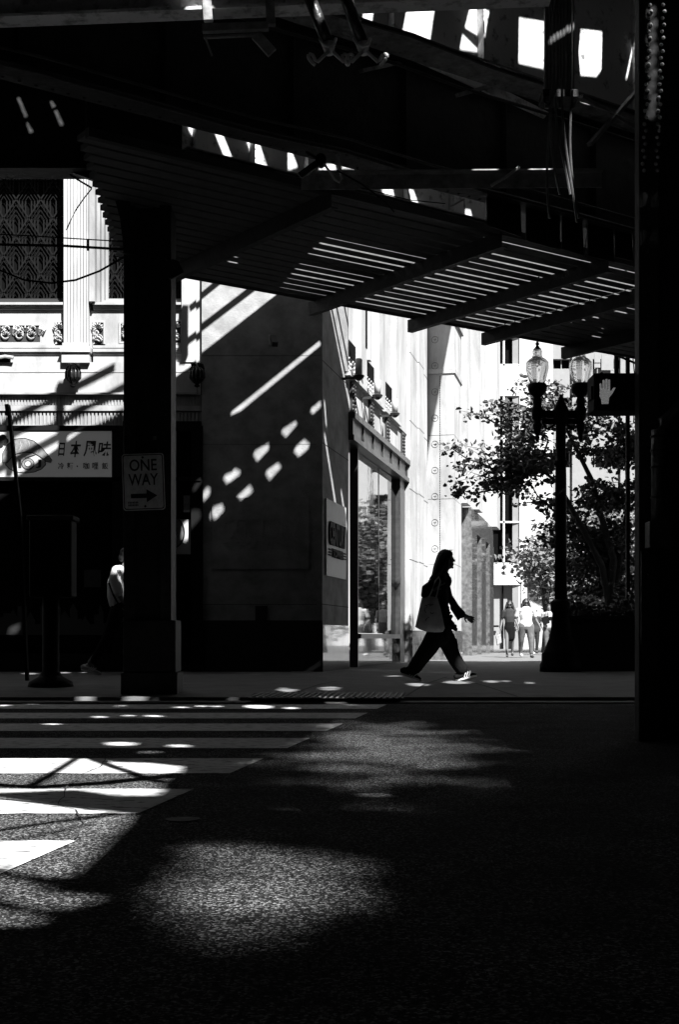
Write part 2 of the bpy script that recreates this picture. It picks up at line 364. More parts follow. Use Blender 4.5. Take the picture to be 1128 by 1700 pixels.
# long opening over the walkway
u0, u1 = 7.9, 13.4
holes.append([Vector((UN(a, b, 0).x, UN(a, b, 0).y)) for a, b in ((u0, 9.32), (9.55, 9.32), (9.6, 8.85), (u1+.3, 8.85), (u1-.6, 12.0), (u0+.9, 12.0), (u0+.3, 10.4))])
for q in (((921, 160), (926, 160), (930, 385), (924, 385)), ((944, 150), (949, 150), (951, 300), (946, 300)), ((933, 230), (937, 230), (940, 330), (935, 330))): hole([P(x, y, 9.55) for x, y in q])
hole([P(x, y, 10.2) for x, y in ((864, 274), (868, 280), (820, 312), (812, 310))]); hole([P(x, y, 10.2) for x, y in ((746, 342), (772, 328), (774, 333), (748, 346))])
# slivers on the cross girder at the left
EY = 13.3
for q in ([(52, 330), (64, 330), (92, 396), (80, 398)], [(84, 414), (90, 414), (112, 448), (96, 450)], [(162, 342), (172, 342), (186, 362), (172, 368)], [(176, 374), (188, 372), (212, 424), (198, 426)]):
    hole([P(x, y, EY) for x, y in cb(q)], .0)
# rivets of the near column at the right
for j in range(9):
    for i in range(2):
        x = 1082+i*22+(j % 2)*3; y = 22+j*21
        hole([P(x-4, y-6, 8.0), P(x+5, y-6, 8.0), P(x+5, y+5, 8.0), P(x-4, y+5, 8.0)])
# deck plate = outer outline; openings shaped to lay the wanted sun patches
outer = []
nF = 16.24
A = UN(-22, nF, 0); B = UN(34, nF, 0); outer = [Vector((A.x, A.y)), Vector((UN(-22, -26, 0).x, UN(-22, -26, 0).y)), Vector((UN(34, -26, 0).x, UN(34, -26, 0).y)), Vector((B.x, B.y))]
def inside(pt, poly):
    c = False; j = len(poly)-1
    for i in range(len(poly)):
        if (poly[i].y > pt[1]) != (poly[j].y > pt[1]) and pt[0] < (poly[j].x-poly[i].x)*(pt[1]-poly[i].y)/(poly[j].y-poly[i].y)+poly[i].x: c = not c
        j = i
    return c
vs = list(outer); es = [(0, 1), (1, 2), (2, 3), (3, 0)]
for h in holes:
    o = len(vs); vs += h; es += [(o+i, o+(i+1) % len(h)) for i in range(len(h))]
r = delaunay_2d_cdt(vs, es, [], 0, 1e-6)
boxes = [(min(p.x for p in h), max(p.x for p in h), min(p.y for p in h), max(p.y for p in h), h) for h in holes]
faces = []
for f in r[2]:
    c = sum((r[0][i] for i in f), Vector((0, 0)))/len(f)
    if any(b[0] <= c.x <= b[1] and b[2] <= c.y <= b[3] and inside(c, b[4]) for b in boxes): continue
    if not inside(c, outer): continue
    faces.append(tuple(f))
mb = MB(); mb.add([(v.x, v.y, ZD) for v in r[0]], faces)
el = thing('elevated_railway', 'black riveted steel railway deck and girders overhead', 'railway', (0, 12, 0))
dk = mb.build('deck_plate', 'steel', el)
sm = dk.modifiers.new('plate', 'SOLIDIFY'); sm.thickness = .012; sm.offset = 1
# girders of the railway
def girder(u0, u1, n, z0, z1, matweb, matfl, wf=.3, stiff=1.0, side=-1, us=0.0):
    mb = MB(); unbox(mb, u0, u1, n-.008, n+.008, z0, z1)
    k = u0+us
    while k < u1:
        unbox(mb, k, k+.012, n-.09, n-.01, z0+.02, z1-.02); unbox(mb, k, k+.09, n-.020, n-.0095, z0+.02, z1-.02)
        z = z0+.10
        while z < z1-.05:
            mb.dome(UN(k+.05, n-.021, z), .017, -N3); z += .085
        k += stiff
    mb.build('girder_web', matweb, el)
    mb = MB(); unbox(mb, u0, u1, n-wf/2, n+wf/2, z0-.022, z0-.001); unbox(mb, u0, u1, n-.10, n-.011, z0, z0+.014)
    unbox(mb, u0, u1, n-wf/2, n+wf/2, z1+.001, z1+.02)
    k = u0+.05
    while k < u1:
        for s in (-1, 1): mb.dome(UN(k, n+s*wf*.33, z0-.023), .016, (0, 0, -1))
        k += .13
    mb.build('girder_flange', matfl, el)
girder(3, 22, nA, 5.42, 7.0, 'steel_web', 'steel_flange', .34, .95, us=.62)
girder(1, 22, nC, 4.78, 5.71, 'steel', 'steel', .30, 1.2, us=.3)
girder(5.9, 9.6, nB, 5.10, 5.56, 'steel_web', 'steel_flange', .16, .62, us=.1)
rnd = random.Random(12)
for i in range(16):
    u = 9.7+i*.27+rnd.uniform(-.1, .1); p = UN(u, 10.62+rnd.uniform(-.05, .1), 5.06); mb = MB()
    h_ = rnd.uniform(.06, .26); q = p+Vector((rnd.uniform(-.06, .06), rnd.uniform(-.05, .05), h_)); mb.bar(p, q, rnd.uniform(.012, .05), .012); mb.bar(q, q+Vector((rnd.uniform(-.12, .12), rnd.uniform(-.06, .06), rnd.uniform(-.06, .03))), .012, rnd.uniform(.01, .03)); mb.build('edge_bracket', 'steel_flange', el)
u = 8.35
while u < 16:
    w_ = rnd.uniform(.25, .6); mb = MB(); zb_ = rnd.uniform(4.43, 4.53); zc_ = 4.757
    mb.prism([UN(u, 9.30, zb_), UN(u+w_, 9.30, zb_+rnd.uniform(-.04, .04)), UN(u+w_-rnd.uniform(0, .03), 9.30, zc_), UN(u, 9.30, zc_)], N3*.012); mb.build('slot_filler', 'steel', el); u += w_+rnd.choice((.004, .012, .03, .06))  # plates added to blacken the slot; gaps imitate bright glints
for a, b in (((600, 118), (700, 96)), ((760, 158), (900, 120)), ((470, 60), (560, 110)), ((980, 240), (1060, 150)), ((965, 160), (1055, 215))):
    MB().bar(P(a[0], a[1], 11.3), P(b[0], b[1], 12.0), .05, .03).build('brace', 'steel_flange', el)
for n_, z_, r_ in ((9.05, 4.72, .022), (8.98, 4.80, .012), (8.15, 5.36, .02), (8.6, 5.35, .014)):
    mb = MB(); mb.tube([UN(2+k_*.9, n_+.02*math.sin(k_*2.1), z_-.03*abs(math.sin(k_*1.3))) for k_ in range(20)], r_, 7); mb.build('pipe_run', 'steel_gloss', el)
# nearer cross beam along the top of the view
mb = MB(); za = P(0, 37, 9).z; zb = P(904, 2, 9).z; xa = P(-260, 0, 9).x; xb = P(915, 0, 9).x
ax = (xb-xa); sl = (zb-za)/(P(904, 0, 9).x-P(0, 0, 9).x); z0 = za+sl*(xa-P(0, 0, 9).x); z1 = za+sl*(xb-P(0, 0, 9).x)
def xbeam(mb, x0, x1, y0, y1, dz0, dz1):
    f = lambda x: za+sl*(x-P(0, 0, 9).x)
    mb.hexa([(x0, y0, f(x0)+dz0), (x1, y0, f(x1)+dz0), (x1, y1, f(x1)+dz0), (x0, y1, f(x0)+dz0), (x0, y0, f(x0)+dz1), (x1, y0, f(x1)+dz1), (x1, y1, f(x1)+dz1), (x0, y1, f(x0)+dz1)])
xbeam(mb, xa, xb, 8.92, 9.08, 0, .02); xbeam(mb, xa, xb, 8.99, 9.01, .021, .4); 
k = xa+.2
while k < xb: mb.dome((k, 8.989, za+sl*(k-P(0, 0, 9).x)+.06), .015, (0, -1, 0)); k += .2
mb.build('cross_beam', 'lit_steel', el)
# hanging bracket box below that beam
mb = MB()
a = P(340, 92, 8.95); b = P(452, 60, 8.95)
mb.bar(P(340, 60, 8.93), P(352, 92, 8.93), .03, .012); mb.bar(P(425, 58, 8.93), P(452, 88, 8.93), .03, .07); mb.bar(P(338, 62, 8.93), P(430, 58, 8.93), .03, .014); mb.bar(P(336, 48, 8.9), P(446, 44, 8.9), .05, .05)
mb.bar(P(344, 0, 8.93), P(346, 35, 8.93), .06, .05); mb.bar(P(448, -10, 8.93), P(450, 42, 8.93), .06, .05)
mb.build('hanger_frame', 'steel_flange', el)
# horizontal strut under the deep girder
mb = MB(); Ys = 11.0
pa = P(500, 309, Ys); pb = P(1000, 305, Ys)
mb.bar(pa+Vector((0, 0, .03)), pb+Vector((0, 0, .03)), .012, .12); mb.bar(pa+Vector((0, -.05, .09)), pb+Vector((0, -.05, .09)), .10, .010)
mb.build('lateral_strut', 'steel_flange', el)
# gusset under the lit girder
mb = MB()
mb.prism([ray_plane(x, y, UN(0, nA+.28, 0), N3) for x, y in ((672, 92), (700, 80), (912, 186), (905, 196))], N3*.02)
mb.build('gusset_plate', 'lit_steel', el)
# cross girder at the left with curved knee brace
mb = MB(); x0 = P(-420, 0, EY).x; x1 = P(304, 0, EY).x; zE = P(0, 285, EY).z
mb.box(x0, x1, EY-.01, EY+.01, zE, zE+1.56); mb.box(x0, x1, EY-.16, EY+.16, zE-.02, zE-.001); mb.box(x0, x1, EY-.16, EY+.16, zE+1.561, zE+1.58)
k = x0+.1
while k < x1:
    mb.box(k, k+.012, EY-.12, EY-.011, zE+.01, zE+1.55); k += 1.1
k = x0+.06
while k < x1:
    for z in (zE+.06, zE+.16, zE+1.45): mb.dome((k, EY-.011, z), .016, (0, -1, 0))
    k += .12
mb.build('cross_girder', 'steel', el)
mb = MB(); pts = [(112, 284), (130, 290), (158, 300), (178, 314), (192, 336), (199, 362), (203, 395), (205, 420), (215, 420), (215, 284)]
mb.prism([P(x, y, EY-.03) for x, y in pts], (0, .06, 0)); mb.build('knee_brace', 'steel', el)
mb = MB(); mb.prism([P(x, y, EY-.02) for x, y in ((280, 440), (286, 430), (296, 433), (305, 452), (286, 462), (280, 462))], (0, .04, 0)); mb.build('beam_clip', 'steel', el)
# unseen bars and posts added to throw bars of shade on the walls
mb = MB()
def member(a, b, z, wd, Y=WY, ext=(0, 0)):
    p = up_to(P(a[0], a[1], Y), z); q = up_to(P(b[0], b[1], Y), z); d = (q-p)
    p = p-d*ext[0]; q = q+d*ext[1]; mb.bar(p, q, wd, .02)
member((325, 499), (368, 464), 7.9, .085, ext=(.2, 12)); member((325, 551), (422, 477), 7.9, .095, ext=(.3, 6)); member((328, 598), (476, 483), 7.75, .10, ext=(.05, 4))
member((193, 600), (5, 695), 8.6, .11, ext=(0, .8)); member((216, 629), (60, 712), 8.6, .11, ext=(0, 1.2)); member((208, 676), (-20, 800), 8.6, .12, ext=(0, .6))
def post(px, y0, y1, Yp, wd):
    x = P(px, 0, WY).x; t = (WY-Yp)/L.y; X = x-L.x*t; z0 = P(0, y1, WY).z+t; z1 = P(0, y0, WY).z+t
    mb.box(X-wd/2, X+wd/2, Yp-wd/2, Yp+wd/2, z0, z1)
post(101, 630, 775, 17.6, .10); post(13, 684, 800, 17.4, .09); post(307, 506, 590, 19.2, .09)
mb.build('shade_bars', 'steel', el)
# unseen panel added overhead to shade the top of the far pier
mb = MB(); q = [up_to(P(x, y, 32.2), 10.4) for x, y in ((704, 380), (752, 520), (745, 560), (705, 792))]
mb.prism(q, (0, 0, .06)); mb.build('shade_panel', 'steel', el)

# walkway slung below the girders
wk = thing('walkway', 'slatted walkway slung under the railway on sloping channel beams', 'walkway', tuple(UN(10, 12.4, 5)))
mb = MB(); n = 10.68; i = 0
while n < 14.1:
    for a, b in ((4.9+(n-10.68)*.61, 9.72), (9.74, 12.62), (12.64, 19)):
        e = random.uniform(-.004, .004); e2 = random.uniform(-.006, .006); unbox(mb, a, b, n+e, n+.163+e2, 5.0, 5.050+random.uniform(-.004, .004))
    n += .2015; i += 1
mb.build('slats', 'plank', wk)
mb = MB()
for u in (7.45, 9.7, 11.35, 12.7, 14.3, 16.0):
    unbox(mb, u, u+.012, 10.58, 14.28, 4.83, 4.998); unbox(mb, u+.012, u+.085, 10.58, 14.28, 4.83, 4.842); unbox(mb, u+.012, u+.085, 10.58, 14.28, 4.986, 4.998)
mb.build('channel_beams', 'steel', wk)
mb = MB(); unbox(mb, 4.9, 19, 10.60, 10.672, 4.97, 5.05); unbox(mb, 7.1, 19, 14.13, 14.16, 4.985, 5.06); mb.build('edge_angle', 'steel', wk)
mb = MB(); random.seed(3)
for (x, y, r) in ((724, 422, .013), (895, 461, .014), (754, 501, .007), (760, 501, .007)): 
    p = P(x, y, 16); MB().dome(p, r, (0, -1, -.3)).build('bolt', 'sign_metal', wk)

# columns
def column(px0, px1, Y, base, ztop, label, name='steel_column', dep=.40):
    a = P(px0, 0, Y).x; b = P(px1, 0, Y).x; z0 = swz(Y) if Y > 13 else 0
    t = thing(name, label, 'column', ((a+b)/2, Y, z0))
    mb = MB(); d = dep
    wfl = (b-a)*.24
    mb.box(a, a+.018, Y, Y+d, z0, ztop); mb.box(b-.018, b, Y, Y+d, z0, ztop)
    mb.box(a+.018, a+wfl, Y, Y+.014, z0, ztop); mb.box(b-wfl, b-.018, Y, Y+.014, z0, ztop); mb.box(a+.018, b-.018, Y+.10, Y+.114, z0, ztop)
    z = z0+.1
    while z < ztop:
        for x in (a+wfl*.5, b-wfl*.5): mb.dome((x, Y-.001, z), .015, (0, -1, 0))
        if name != 'steel_column' : pass
        z += .13
    mb.build('shaft', 'steel', t, bevel=.004)
    if base:
        mb = MB(); mb.box(a-.02, b+.07, Y-.06, Y+d+.06, z0, z0+.22); mb.box(a, b+.05, Y-.03, Y+d+.03, z0+.221, z0+.75); mb.build('base_casing', 'steel', t, bevel=.01)
    return t, a, b
c1, ca0, cb0 = column(205, 284, 13.4, True, 6.9, 'wide black steel column holding the one way sign')
mb = text_mb('88', .10, P(222, 617, 13.38), (1, 0, 0), (0, 0, 1), .004, width=.15, bold=.02); mb.build('number', 'grille', c1)
mb = text_mb('5', .08, P(229, 634, 13.38), (1, 0, 0), (0, 0, 1), .004, width=.055, bold=.02); mb.build('number', 'grille', c1)
mb = MB(); pbox(mb, 218, 592, 258, 640, 13.385, .01, 13.4); mb.build('number_plate', 'cloth_dark', c1)
mb = MB(); pbox(mb, 254, 724, 260, 730, 13.39, .008, 13.4); mb.build('sticker', 'sign_grey', c1)
c2, a2, b2 = column(1062, 1200, 8.0, False, 7.3, 'nearest black riveted column filling the right edge', 'steel_column', .12)
mb = MB()
for j in range(26):
    for i in range(2):
        p = P(1080+i*22+(j % 2)*3-j*.5, 8+j*11, 7.995); mb.dome(p, .0125, (0, -1, 0), .9)
mb.build('rivets', 'sign_metal', c2)
# unseen cables added above the camera to draw thin shadows on the crossing
for i, (pts, wd, lab) in enumerate((([(129, 1258), (95, 1280), (48, 1306)], .030, 'short added shadow cable over the crossing running toward the left kerb'), ([(140, 1256), (190, 1275), (262, 1298)], .034, 'short added shadow cable over the crossing running toward the road middle'),
        ([(-60, 1300), (60, 1307), (170, 1300), (300, 1286)], .055, 'thickest added shadow cable low over the crossing'), ([(-60, 1388), (0, 1378), (80, 1366), (190, 1352)], .022, 'thin added shadow cable over the near crossing bars'), ([(-20, 1402), (60, 1388), (160, 1366)], .012, 'thinnest added shadow cable over the near crossing bars'),
        ([(-60, 1322), (60, 1335), (150, 1346)], .012, 'slack added shadow wire between the shadow cables over the crossing'))):
    mb = MB(); mb.tube([up_to(G(x, y, 0), 3.3) for x, y in pts], wd, 8); tag(mb.build('shadow_cable', 'iron_black'), lab, 'cable', 'added shadow cables over the crossing')
# conduit on the right column
cp = thing('conduit_pipe', 'banded conduit pipe running down the near right column', 'pipe', tuple(P(1095, 900, 7.9)))
mb = MB(); mb.tube([P(1150, 655, 7.85), P(1118, 690, 7.85), P(1102, 702, 7.85), P(1094, 716, 7.85), P(1094, 742, 7.85), P(1094, 870, 7.85)], .042, 14); mb.build('pipe', 'steel_gloss', cp, True)
mb = MB()
for y in (727, 750, 778, 828): a = P(1094, y, 7.85); MB().tube([a, a+Vector((0, 0, .012))], .047, 14).build('clamp', 'steel', cp)
mb = MB(); pbox(mb, 1076, 866, 1114, 910, 7.80, .12, 7.85); mb.build('junction_box', 'steel_gloss', cp, bevel=.005)
mb = MB(); mb.tube([P(1067, 915, 7.9), P(1067, 1070, 7.9)], .008, 8); mb.build('wire', 'steel_gloss', cp)

# one way sign
sg = thing('road_sign', 'tilted white ONE WAY arrow sign bolted to the black column', 'sign', tuple(P(238, 800, 13.32)))
rot = math.radians(2.0); SE = Vector((math.cos(rot), 0, math.sin(rot))); SZ = Vector((-math.sin(rot), 0, math.cos(rot)))
sc0 = P(238, 800, 13.30)
def srect(mb, cx, cz, hw, hh, r, y, d):
    pts = []
    for sx, sz, a0 in ((1, 1, 0), (-1, 1, 90), (-1, -1, 180), (1, -1, 270)):
        for k in range(5):
            a = math.radians(a0+k*22.5); pts.append(sc0+SE*(cx+sx*(hw-r)+r*math.cos(a))+SZ*(cz+sz*(hh-r)+r*math.sin(a))+Vector((0, y, 0)))
    mb.prism(pts, (0, d, 0))
HW, HH = .212, .285
mb = MB(); srect(mb, 0, 0, HW, HH, .03, 0, .006); mb.build('plate', 'sign_face', sg)
mb = MB(); srect(mb, 0, 0, HW-.010, HH-.010, .026, -.0015, .001); mb.build('border', 'sign_dark', sg)
mb = MB(); srect(mb, 0, 0, HW-.019, HH-.019, .02, -.003, .001); mb.build('face', 'sign_face', sg)
mb = MB()
mb = text_mb('ONE', .118, sc0+SE*(-.135)+SZ*.11+Vector((0, -.003, 0)), SE, SZ, .002, width=.275, bold=.012); mb.build('lettering', 'sign_dark', sg)
mb = text_mb('WAY', .118, sc0+SE*(-.150)+SZ*(-.035)+Vector((0, -.003, 0)), SE, SZ, .002, width=.30, bold=.012); mb.build('lettering', 'sign_dark', sg)
mb = MB(); mb.prism([sc0+SE*x+SZ*z+Vector((0, -.005, 0)) for x, z in ((-.13, -.155), (.035, -.155), (.035, -.198), (.03, -.20), (.03, -.09), (.14, -.145), (.03, -.205), (.03, -.155-.03), (-.13, -.155-.03))][:0] or [sc0+SE*x+SZ*z+Vector((0, -.005, 0)) for x, z in ((-.13, -.118), (.028, -.118), (.028, -.075), (.135, -.14), (.028, -.205), (.028, -.162), (-.13, -.162))], (0, .002, 0)); mb.build('arrow', 'sign_dark', sg)
for e_, z_ in ((0, .245), (.01, -.245)): MB().dome(sc0+SE*e_+SZ*z_+Vector((0, -.003, 0)), .012, (0, -1, 0)).build('bolt', 'iron_black', sg)
mb = MB()
for i in range(7):
    for j in range(2): srect(mb, -.155+i*.015, -.205-j*.026, .005, .010, .002, -.0045, .001)
mb.build('sticker', 'sign_dark', sg)

# cable bundle, rods, wires
cbn = thing('cable_bundle', 'bundle of ragged cables and conduits hanging from the girder', 'cables', tuple(P(932, 0, 9.6)))
mb = MB(); random.seed(5)
for i in range(9):
    x = 908+i*5.6; y1 = random.choice((250, 280, 300, 300)); mb.tube([P(x, -30, 9.6), P(x, 150, 9.6), P(x+random.uniform(-2, 2), y1*.6, 9.6)], random.uniform(.008, .020), 7)
mb.build('conduits', 'cable', cbn)
mb = MB()
for x, y, q in ((908, 150, 2), (918, 140, 3), (929, 150, 4), (940, 130, 4), (950, 150, 3)):
    pts = []; yy = y
    ye = 330+random.uniform(-20, 40)
    for k in range(9):
        f = k/8; pts.append(P(x+8*math.sin(f*3.3+q)+f*12, y+(ye-y)*f, 9.55-.03*q))
    mb.tube(pts, .009, 7)
mb.build('cables', 'cable', cbn)
mb = MB(); mb.box(P(902, 0, 9.5).x, P(962, 0, 9.5).x, 9.5, 9.7, P(0, 160, 9.5).z, P(0, 148, 9.5).z); mb.tube([P(906, 158, 9.48), P(904, 168, 9.48), P(912, 174, 9.48), P(918, 166, 9.48)], .008, 6); mb.build('clamp', 'steel', cbn)
for (x0, y0, x1, y1, r, lab) in ((508, -20, 545, 72, .040, 'left of the two dark hanger rods ending in scroll hooks'), (565, -30, 602, 72, .040, 'right of the two dark hanger rods ending in scroll hooks')):
    t = thing('hanger_rod', lab, 'rod', tuple(P(x0, 0, 8.6)))
    mb = MB(); mb.tube([P(x0, y0, 8.6), P(x1, y1, 8.6)], r, 14); mb.build('rod', 'steel_gloss', t, True)
    mb = MB(); mb.tube([P(x1-14, y1-8, 8.58), P(x1-8, y1+2, 8.55), P(x1, y1+6, 8.52), P(x1+10, y1+2, 8.55), P(x1+13, y1-8, 8.58)], .011, 8); mb.tube([P(x1, y1, 8.6), P(x1+3, y1+18, 8.6)], [.045, .03], 12); mb.build('collar', 'brushed_plate', t, True)
    mb = MB()
    for s in (-1, 1):
        pts = [P(x1+4+s*4, y1+14, 8.55)]
        for k in range(11):
            a = math.pi*.95-k*math.pi*1.35/10 if s < 0 else math.pi*.05+k*math.pi*1.35/10
            pts.append(P(x1+s*24+4+(13*math.cos(a) if False else s*13*math.sin(k*.32-.2)), y1+26+4-12*math.cos(k*.32-1.1)*1.0+ (6 if k < 2 else 0), 8.55))
        mb.tube(pts, .012, 8)
    mb.build('scroll_hook', 'brushed_plate', t, True)
t = thing('insulator', 'round black insulator with splayed arms above the walkway', 'insulator', tuple(P(533, 268, 10.4)))
mb = MB(); c = P(533, 267, 10.4); mb.tube([c+Vector((0, -.05, 0)), c+Vector((0, .05, 0))], .042, 16); mb.build('disc', 'iron_black', t, True)
mb = MB(); mb.bar(c, P(498, 292, 10.4), .03, .05); mb.bar(c, P(508, 252, 10.4), .01, .02); mb.build('bracket', 'steel', t)
mb = MB(); mb.tube([P(538, 272, 10.35), P(548, 285, 10.35), P(556, 298, 10.35), P(564, 303, 10.35), P(568, 297, 10.35), P(563, 270, 10.35), P(559, 256, 10.35)], .010, 8); mb.build('hook', 'brushed_plate', t, True)
mb = MB(); mb.tube([P(560, 283, 10.3), P(600, 305, 10.3), P(640, 335, 10.3), P(655, 352, 10.3)], .006, 6); mb.tube([P(600, 312, 10.3), P(680, 332, 10.3), P(740, 338, 10.3)], .004, 6); mb.build('lead_wire', 'iron_black', t)
def wire(lab, pts, Y, r, m='iron_black', g=None):
    mb = MB(); mb.tube([P(x, y, Y) for x, y in pts], r, 6); return tag(mb.build('wire', m), lab, 'wire', g)
wire('thin upper wire crossing the fluted pilaster at the left', [(-200, 380), (0, 389), (60, 392), (105, 395), (205, 401)], 13.0, .006)
wire('thick cable below the thin wire across the pilaster', [(-200, 400), (0, 406), (105, 408), (205, 414)], 12.9, .013)
wire('sagging black cable looping under the overhead wires', [(-100, 425), (0, 449), (40, 465), (85, 470), (125, 465), (165, 450), (205, 427)], 12.8, .010)
wire('short curved wire hanging beside the knee brace', [(152, 313), (140, 328), (126, 348), (116, 368), (110, 382)], 13.0, .006)
wire('slanting stay from the knee brace over the pilaster', [(116, 290), (135, 302), (152, 312)], 13.0, .010)
mb = MB(); mb.bar(P(146, 397, 12.95), P(146, 416, 12.95), .02, .02); tag(mb.build('wire_hanger', 'iron_black'), 'small black hanger tying the overhead wires together', 'hanger')
wire('short bright rod slanting over the strut left of the hanging cables', [(863, 277), (840, 294), (816, 308)], 10.2, .012, 'sign_metal')
wire('small bright angle rod above the walkway edge', [(749, 343), (771, 331), (772, 344)], 10.2, .008, 'sign_metal')
wire('thin bright rod slanting right of the hanging cables', [(964, 170), (1000, 181), (1062, 203)], 9.4, .004, 'sign_metal')

# ------------------------------------------------------------------ building at the left
bl = thing('stone_building', 'ornate pale stone building with shop at the left', 'building', (-4, 21, 0))
Yw = 20.95
mb = MB(); XL = -420
pbox(mb, XL, 512, 205, 576, Yw, .5); pbox(mb, 157, 512, 326, 576, Yw+.001, .5)
pbox(mb, XL, -60, 326, 284, Yw, .5)
pbox(mb, XL, 600, 326, 652, 20.86, .6)
pbox(mb, 325, 284, 337, 600, 20.88, .5); pbox(mb, 301, 284, 325, 600, 20.84, .6)
mb.build('wall', 'limestone', bl)
mb = MB()
for y0, y1, dy in ((500, 504, .09), (504, 507, .05), (507, 511, .03), (568, 571, .02), (571, 575, .05), (575, 577, .03), (577, 582, .07), (582, 586, .04), (586, 600, .02)):
    for a, b in ((XL, 104), (152, 300)):
        pbox(mb, a, y0, b, y1, Yw-dy, dy+.1)
mb.build('string_course', 'limestone', bl)
mb = MB(); pbox(mb, XL, 616, 326, 617, 20.853, .01); pbox(mb, XL, 651, 326, 654, 20.82, .1); mb.build('plinth_line', 'limestone_grey', bl)
# fluted bands
mb = MB()
for y0, y1, pitch, d, Yb in ((655, 671, 5.2, .018, 20.90), (682, 704, 6.2, .025, 20.90)):
    x = XL
    while x < 334:
        pbox(mb, x, y0, x+pitch*.55, y1, Yb-d, d); x += pitch
    pbox(mb, XL, y0-1, 334, y1+1, Yb, .3)
pbox(mb, XL, 672, 334, 681, 20.85, .3); pbox(mb, XL, 704, 334, 708, 20.86, .3)
mb.build('fluted_frieze', 'limestone_grey', bl)
# fluted pilasters
def pilaster(x0, x1, flutes):
    mb = MB(); a = P(x0, 576, WY); b = P(x1, 100, WY); w_ = b.x-a.x; n = flutes; Yf = 20.82
    prof = [(a.x, Yw+.1)]
    prof.append((a.x, Yf)); pw = w_/(n+.6)
    for i in range(n):
        c = a.x+pw*(i+.8)
        for k in range(7):
            t = math.pi*k/6; prof.append((c-math.cos(t)*pw*.36, Yf+math.sin(t)*.030))
    prof += [(b.x, Yf), (b.x, Yw+.1)]
    mb.prism([(x, y, a.z) for x, y in prof], (0, 0, b.z-a.z))
    pbox(mb, x0-2, 569, x1+1, 576, 20.80, .3); pbox(mb, x0-5, 576, x1+4, 585, 20.76, .3); pbox(mb, x0-3, 585.5, x1+2, 602, 20.79, .3)
    mb.build('pilaster', 'limestone', bl)
pilaster(105, 146, 7); pilaster(-145, -104, 7)
mb = MB(); pbox(mb, 147.5, 284, 157, 500, 20.80, .3); mb.build('window_reveal', 'limestone_grey', bl)
# windows with diamond grilles
def diamond_window(x0, x1, fr):
    mb = MB(); pbox(mb, x0, 284, x1, 502, 21.22, .05); w_ = mb.build('window', 'window_dark', bl)
    mb = MB()
    hw, hh = 20.5, 31.0; lim = lambda p: (min(max(p[0], x0+1), x1-1), min(max(p[1], 286), 500))
    def seg(p, q, t):
        n_ = 6
        for i in range(n_):
            a = (p[0]+(q[0]-p[0])*i/n_, p[1]+(q[1]-p[1])*i/n_); b = (p[0]+(q[0]-p[0])*(i+1)/n_, p[1]+(q[1]-p[1])*(i+1)/n_)
            if x0 < a[0] < x1 and x0 < b[0] < x1 and 286 < a[1] < 499 and 286 < b[1] < 499: mb.bar(P(a[0], a[1], 21.15), P(b[0], b[1], 21.15), .02, t)
    r0 = -1
    for row in range(-1, 8):
        cy = 300+row*hh
        c0 = int((x0-60)//(2*hw))
        for c_ in range(c0, int((x1+60)//(2*hw))+1):
            cx = c_*2*hw+(hw if row % 2 else 0)+6
            for sg_ in (-1, 1):
                seg((cx, cy), (cx+sg_*hw, cy+hh), .022)
                for g_, o_ in ((1, 9), (2, 18), (3, 26)):
                    x_ = hw-g_*5.2; seg((cx, cy+o_), (cx+sg_*x_, cy+o_+x_*hh/hw), .010); seg((cx+sg_*x_, cy+o_+x_*hh/hw), (cx+sg_*x_, cy+2*hh-x_*hh/hw*.8), .010)
    mb.build('diamond_grille', 'grille_dim', w_)
    mb = MB()
    for k, (o_, yy) in enumerate(((0, 21.0), (6, 21.05), (12, 21.1))):
        if fr:
            pbox(mb, x0+o_, 284, x0+o_+5, 496-o_*.7, yy, .15)
        pbox(mb, x0+(o_ if fr else 0), 499-o_*.7-3, x1, 499-o_*.7, yy, .15)
    mb.build('frame', 'limestone_grey' if fr else 'grille', w_)
diamond_window(157, 302, True); diamond_window(-100, 104, False); diamond_window(-400, -148, False)
